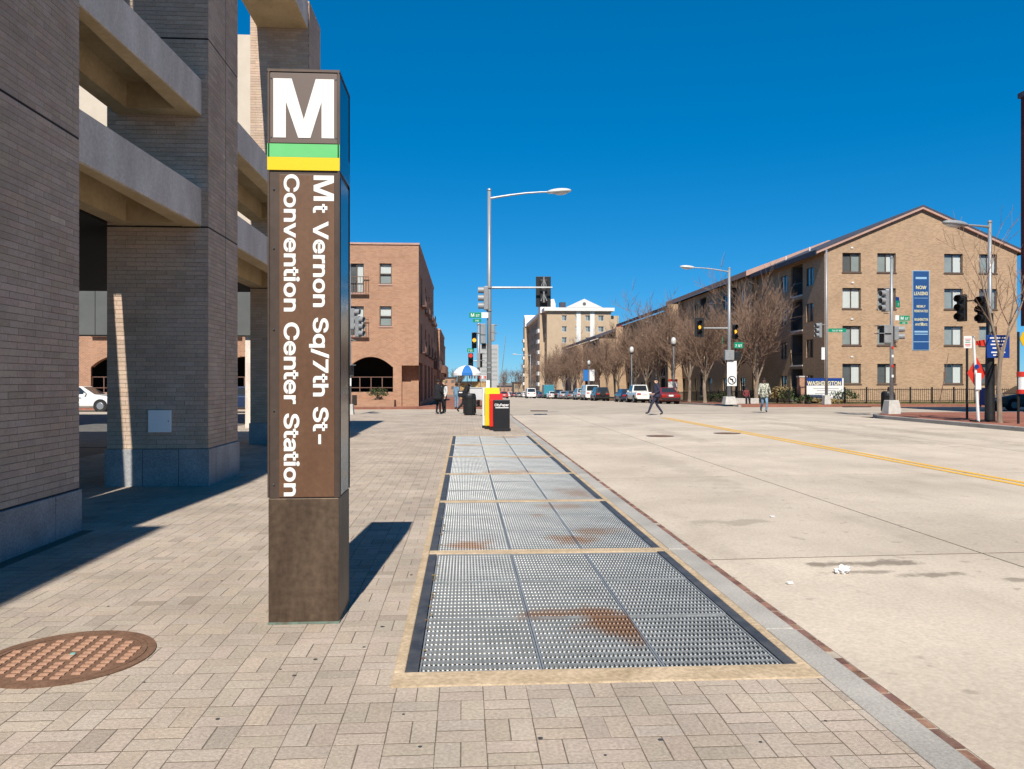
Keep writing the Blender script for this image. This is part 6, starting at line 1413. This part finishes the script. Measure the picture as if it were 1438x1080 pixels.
# ================================================================== PEOPLE
def person(label, loc, rz, J=None, H=1.74, skin='skin_light', top_='cloth_black', legs='cloth_black', shoe='black', hair='hair', bulk=1.0, sleeve=None, coat=None, hat=None):
    k = H / 1.75
    D = dict(pelvis=(0, 0, .95), spine=(0, 0, 1.15), chest=(0, .0, 1.36), neck=(0, .0, 1.49), head=(0, .015, 1.58), crown=(0, .02, 1.69),
             shl=(-.17, 0, 1.42), ell=(-.23, -.03, 1.14), wrl=(-.23, .07, .90), hal=(-.225, .10, .83), shr=(.17, 0, 1.42), elr=(.23, -.03, 1.14), wrr=(.23, .07, .90), har=(.225, .10, .83),
             hil=(-.09, 0, .90), knl=(-.1, .03, .50), anl=(-.1, 0, .09), tol=(-.1, .15, .045), hir=(.09, 0, .90), knr=(.1, .03, .50), anr=(.1, 0, .09), tor=(.1, .15, .045))
    if J: D.update(J)
    rad = dict(pelvis=(.155 * bulk, .125 * bulk), spine=(.145 * bulk, .115 * bulk), chest=(.17 * bulk, .12 * bulk), neck=(.062, .062), head=(.085, .10), crown=(.066, .075), shl=(.075 * bulk,) * 2, ell=(.052 * bulk,) * 2, wrl=(.036, .036), hal=(.036, .022), hil=(.095 * bulk,) * 2, knl=(.066, .066), anl=(.05, .05), tol=(.04, .03))
    for a in ('sh', 'el', 'wr', 'ha', 'hi', 'kn', 'an', 'to'): rad[a + 'r'] = rad[a + 'l']
    E = [('pelvis', 'spine', top_), ('spine', 'chest', top_), ('chest', 'neck', top_), ('neck', 'head', skin), ('head', 'crown', skin)]
    for s in 'lr': E += [('chest', 'sh' + s, top_), ('sh' + s, 'el' + s, sleeve or top_), ('el' + s, 'wr' + s, sleeve or top_), ('wr' + s, 'ha' + s, skin), ('pelvis', 'hi' + s, legs), ('hi' + s, 'kn' + s, legs), ('kn' + s, 'an' + s, legs), ('an' + s, 'to' + s, shoe)]
    names = list(D); idx = {n_: i for i, n_ in enumerate(names)}
    me = bpy.data.meshes.new('p'); me.from_pydata([tuple(c * k for c in D[n_]) for n_ in names], [(idx[a], idx[b]) for a, b, _ in E], [])
    ob = bpy.data.objects.new('p', me); col.objects.link(ob)
    ob.modifiers.new('skin', 'SKIN'); sub = ob.modifiers.new('sub', 'SUBSURF'); sub.levels = 2; sub.render_levels = 2
    sv = me.skin_vertices[0].data
    for n_ in names: r_ = rad[n_]; sv[idx[n_]].radius = (r_[0] * k, r_[1] * k); sv[idx[n_]].use_root = n_ == 'pelvis'
    dg = bpy.context.evaluated_depsgraph_get(); body = bpy.data.meshes.new_from_object(ob.evaluated_get(dg)); bpy.data.objects.remove(ob)
    V = [tuple(v.co) for v in body.vertices]; F = [tuple(p.vertices) for p in body.polygons]
    ms = []; [ms.append(e[2]) for e in E if e[2] not in ms]
    seg = [(Vector(D[a]) * k, Vector(D[b]) * k, ms.index(m_)) for a, b, m_ in E]
    mbp = MB()
    for f in F:
        c = sum((Vector(V[i]) for i in f), Vector()) / len(f); best = None
        for a, b, mi in seg:
            t_ = max(0, min(1, (c - a).dot(b - a) / max((b - a).length_squared, 1e-9))); d = (c - (a + (b - a) * t_)).length
            if best is None or d < best[0]: best = (d, mi)
        mbp.f.append(list(f)); mbp.m.append(best[1]); mbp.t.append(1)
    mbp.v = V
    si = ms.index(skin)
    for s in 'lr':                                           # five bent fingers on each hand
        w0, h0 = Vector(D['wr' + s]) * k, Vector(D['ha' + s]) * k; d = (h0 - w0).normalized(); sd = d.cross(Vector((1, 0, 0))).normalized(); pn = d.cross(sd)
        for q_, L in zip((-.03, -.01, .01, .03), (.062, .078, .073, .055)):
            b0 = h0 + sd * q_; mbp.tube([b0, b0 + d * L * .55 + pn * .004, b0 + d * L + pn * .02], [.009, .0085, .006], 6, si)
        b0 = w0.lerp(h0, .45) + sd * .03; mbp.tube([b0, b0 + d * .03 + sd * .028, b0 + d * .06 + sd * .034], [.011, .009, .007], 6, si)
    hd = Vector(D['head']) * k; hc = Vector(D['crown']) * k; up = (hc - hd).normalized()
    nose = hd + Vector((0, .098, .012)) * k; mbp.ell(tuple(nose), (.014, .02, .024), 6, 5, si)
    o = mbp.build('person', ms, None, smooth=True); o.location = loc; o.rotation_euler.z = rz
    tag(o, label, 'person')
    hq = MB(); c = hd.lerp(hc, .62) + Vector((0, -.022, .012)); hq.ell(tuple(c), (.092, .104, .098), 14, 9, 0, -.35); hq.build('hair', hair, o, smooth=True)
    for s in (-1, 1):
        e_ = MB(); e_.ell(tuple(hd + Vector((s * .034, .088, .045))), (.012, .008, .007), 6, 5); e_.build('eye', 'black', o)
        e_ = MB(); e_.ell(tuple(hd + Vector((s * .092, .0, .02))), (.012, .022, .034), 6, 5); e_.build('ear', skin, o)
    e_ = MB(); e_.ell(tuple(hd + Vector((0, .09, -.035))), (.024, .008, .007), 6, 5); e_.build('mouth', 'tail_red' if skin == 'skin_light' else 'black', o)
    if coat:
        mt, zlo, fl = coat; pv, ch = Vector(D['pelvis']) * k, Vector(D['chest']) * k; q = MB(); rings = []
        for t_, rx, ry in ((-1, .2 * fl, .17 * fl), (-.5, .2, .165), (0, .19, .155), (.5, .185, .15), (.95, .2, .145), (1.12, .17, .11), (1.25, .09, .075)):
            c = pv + (ch - pv) * t_ if t_ >= 0 else Vector((pv.x, pv.y, pv.z + (pv.z - zlo) * t_)); rings.append([(c.x + rx * bulk * math.cos(a), c.y + ry * bulk * math.sin(a), c.z) for a in [2 * math.pi * i / 18 for i in range(18)]])
        q.loft(rings); q.build('coat', mt, o, smooth=True)
    if hat:
        q = MB(); c = hd.lerp(hc, .8); q.ell(tuple(c + Vector((0, 0, .02))), (.105, .115, .09), 14, 8, 0, -.1); q.box(-.08, .08, .06, .19, c.z + .005, c.z + .02); q.build('cap', hat, o)
    return o
# standing pair in dark coats near the corner
Yp_ = 1815 / 46.5
person('heavy person standing in a long black jacket near the corner', (gx(615, Yp_), Yp_, 0), R(-60), dict(head=(0, .03, 1.57), crown=(0, .05, 1.68), ell=(-.25, .02, 1.14), wrl=(-.18, .2, .98), hal=(-.15, .26, .96), elr=(.25, .02, 1.14), wrr=(.16, .22, .98), har=(.12, .28, .96), knl=(-.11, .03, .5), anl=(-.12, -.02, .09), tol=(-.13, .13, .045), anr=(.12, .06, .09), tor=(.13, .2, .045), knr=(.11, .06, .5)), 1.74, 'skin_dark', bulk=1.22, coat=('cloth_black', .72, 1.05))
person('person with light hair and white sleeve facing the one in black jacket', (gx(624, Yp_ + .7), Yp_ + .7, 0), R(120), dict(elr=(.26, .08, 1.16), wrr=(.2, .28, 1.1), har=(.18, .34, 1.12)), 1.70, 'skin_light', top_='cloth_black', legs='cloth_black', sleeve='cloth_white', hair='dry_leaf', bulk=1.05)
Yq_ = 1815 / 44.0
person('stooping person in black with a bag walking behind the trash can', (gx(652, Yq_), Yq_, 0), R(-90), dict(spine=(0, .06, 1.13), chest=(0, .16, 1.32), neck=(0, .24, 1.43), head=(0, .29, 1.51), crown=(0, .33, 1.61), shl=(-.17, .16, 1.37), ell=(-.22, .08, 1.1), wrl=(-.2, .28, .95), hal=(-.19, .35, .93), shr=(.17, .16, 1.37), elr=(.22, .1, 1.1), wrr=(.2, .3, .96), har=(.18, .37, .94), knl=(-.1, .22, .53), anl=(-.1, .26, .09), tol=(-.1, .40, .05), knr=(.1, -.08, .5), anr=(.1, -.38, .14), tor=(.1, -.27, .05)), 1.70, 'skin_dark', bulk=1.1, coat=('cloth_black', .78, 1.0))
o = MB().box(-.14, .14, -.06, .06, 0, .32).build('shoulder_bag', 'cloth_black', bevel=.04); o.location = (gx(650, Yq_) - .12, Yq_ - .28, .82); tag(o, 'black bag hanging at the side of the stooping person', 'bag')
MB().tube([(-.1, 0, .32), (-.02, .05, .6), (.1, 0, .32)], .012, 5).build('strap', 'cloth_black', o); MB().box(-.09, .09, -.068, -.061, .2, .26).build('label_patch', 'sign_white', o)
# people waiting at the vendor cart
person('customer in blue standing at the left of the vendor cart', (gx(641, 48.9), 48.9, -.08), R(-40), None, 1.60, 'skin_dark', top_='jeans', legs='jeans')
# pedestrian in dark uniform, mid-stride to the left
Yr_ = 1.66 * 1100 / 48.5 * ray(922)[1]; Xr_ = gx(922, Yr_)
person('pedestrian in dark uniform and cap striding across the road', (Xr_, Yr_, crown(Xr_)), R(85), dict(knl=(-.09, .24, .53), anl=(-.09, .40, .12), tol=(-.09, .54, .10), knr=(.09, -.02, .50), anr=(.09, -.30, .10), tor=(.09, -.17, .045), ell=(-.22, -.1, 1.16), wrl=(-.2, .12, 1.0), hal=(-.18, .19, .99), elr=(.22, .02, 1.14), wrr=(.19, .2, 1.0), har=(.17, .27, .99)), 1.80, 'skin_light', top_='cloth_navy', legs='cloth_navy', hat='black', bulk=1.05, coat=('cloth_navy', .85, 1.0))
# man in jeans walking towards the viewer
Ys_ = 1.66 * 1100 / 44.5 * ray(1073)[1]; Xs_ = gx(1073, Ys_)
person('man in blue jeans and patterned light jacket walking toward the viewer', (Xs_, Ys_, crown(min(Xs_, XK)) + .0), R(172), dict(knl=(-.09, .2, .5), anl=(-.06, .16, .1), tol=(-.06, .31, .06), knr=(.08, .0, .48), anr=(.1, -.26, .2), tor=(.1, -.18, .06), ell=(-.27, -.05, 1.16), wrl=(-.3, .1, .93), hal=(-.3, .15, .87), elr=(.27, .05, 1.15), wrr=(.3, .16, .92), har=(.29, .2, .86)), 1.82, 'skin_dark', top_='cloth_check', legs='jeans', bulk=1.15, coat=('cloth_check', .8, 1.0))
# seated figure by the fence
Yt_ = 58.5; Xt_ = gx(1048, Yt_); zt0 = grade(Yt_) + .06
person('person in dark red sitting on the low ledge under the pale trunked tree', (Xt_, Yt_, zt0 - .42), R(180), dict(knl=(-.12, .42, .92), anl=(-.12, .45, .5), tol=(-.12, .58, .46), knr=(.12, .42, .92), anr=(.12, .45, .5), tor=(.12, .58, .46), wrl=(-.16, .25, 1.0), hal=(-.14, .32, .98), wrr=(.16, .25, 1.0), har=(.14, .32, .98)), 1.72, 'skin_dark', top_='cloth_red', legs='cloth_black')
o = MB().box(-.9, .9, -.25, .2, 0, .42).build('low_ledge', 'concrete_base', bevel=.02); o.location = (Xt_, Yt_, zt0); tag(o, 'short concrete ledge the person in dark red sits on', 'ledge')
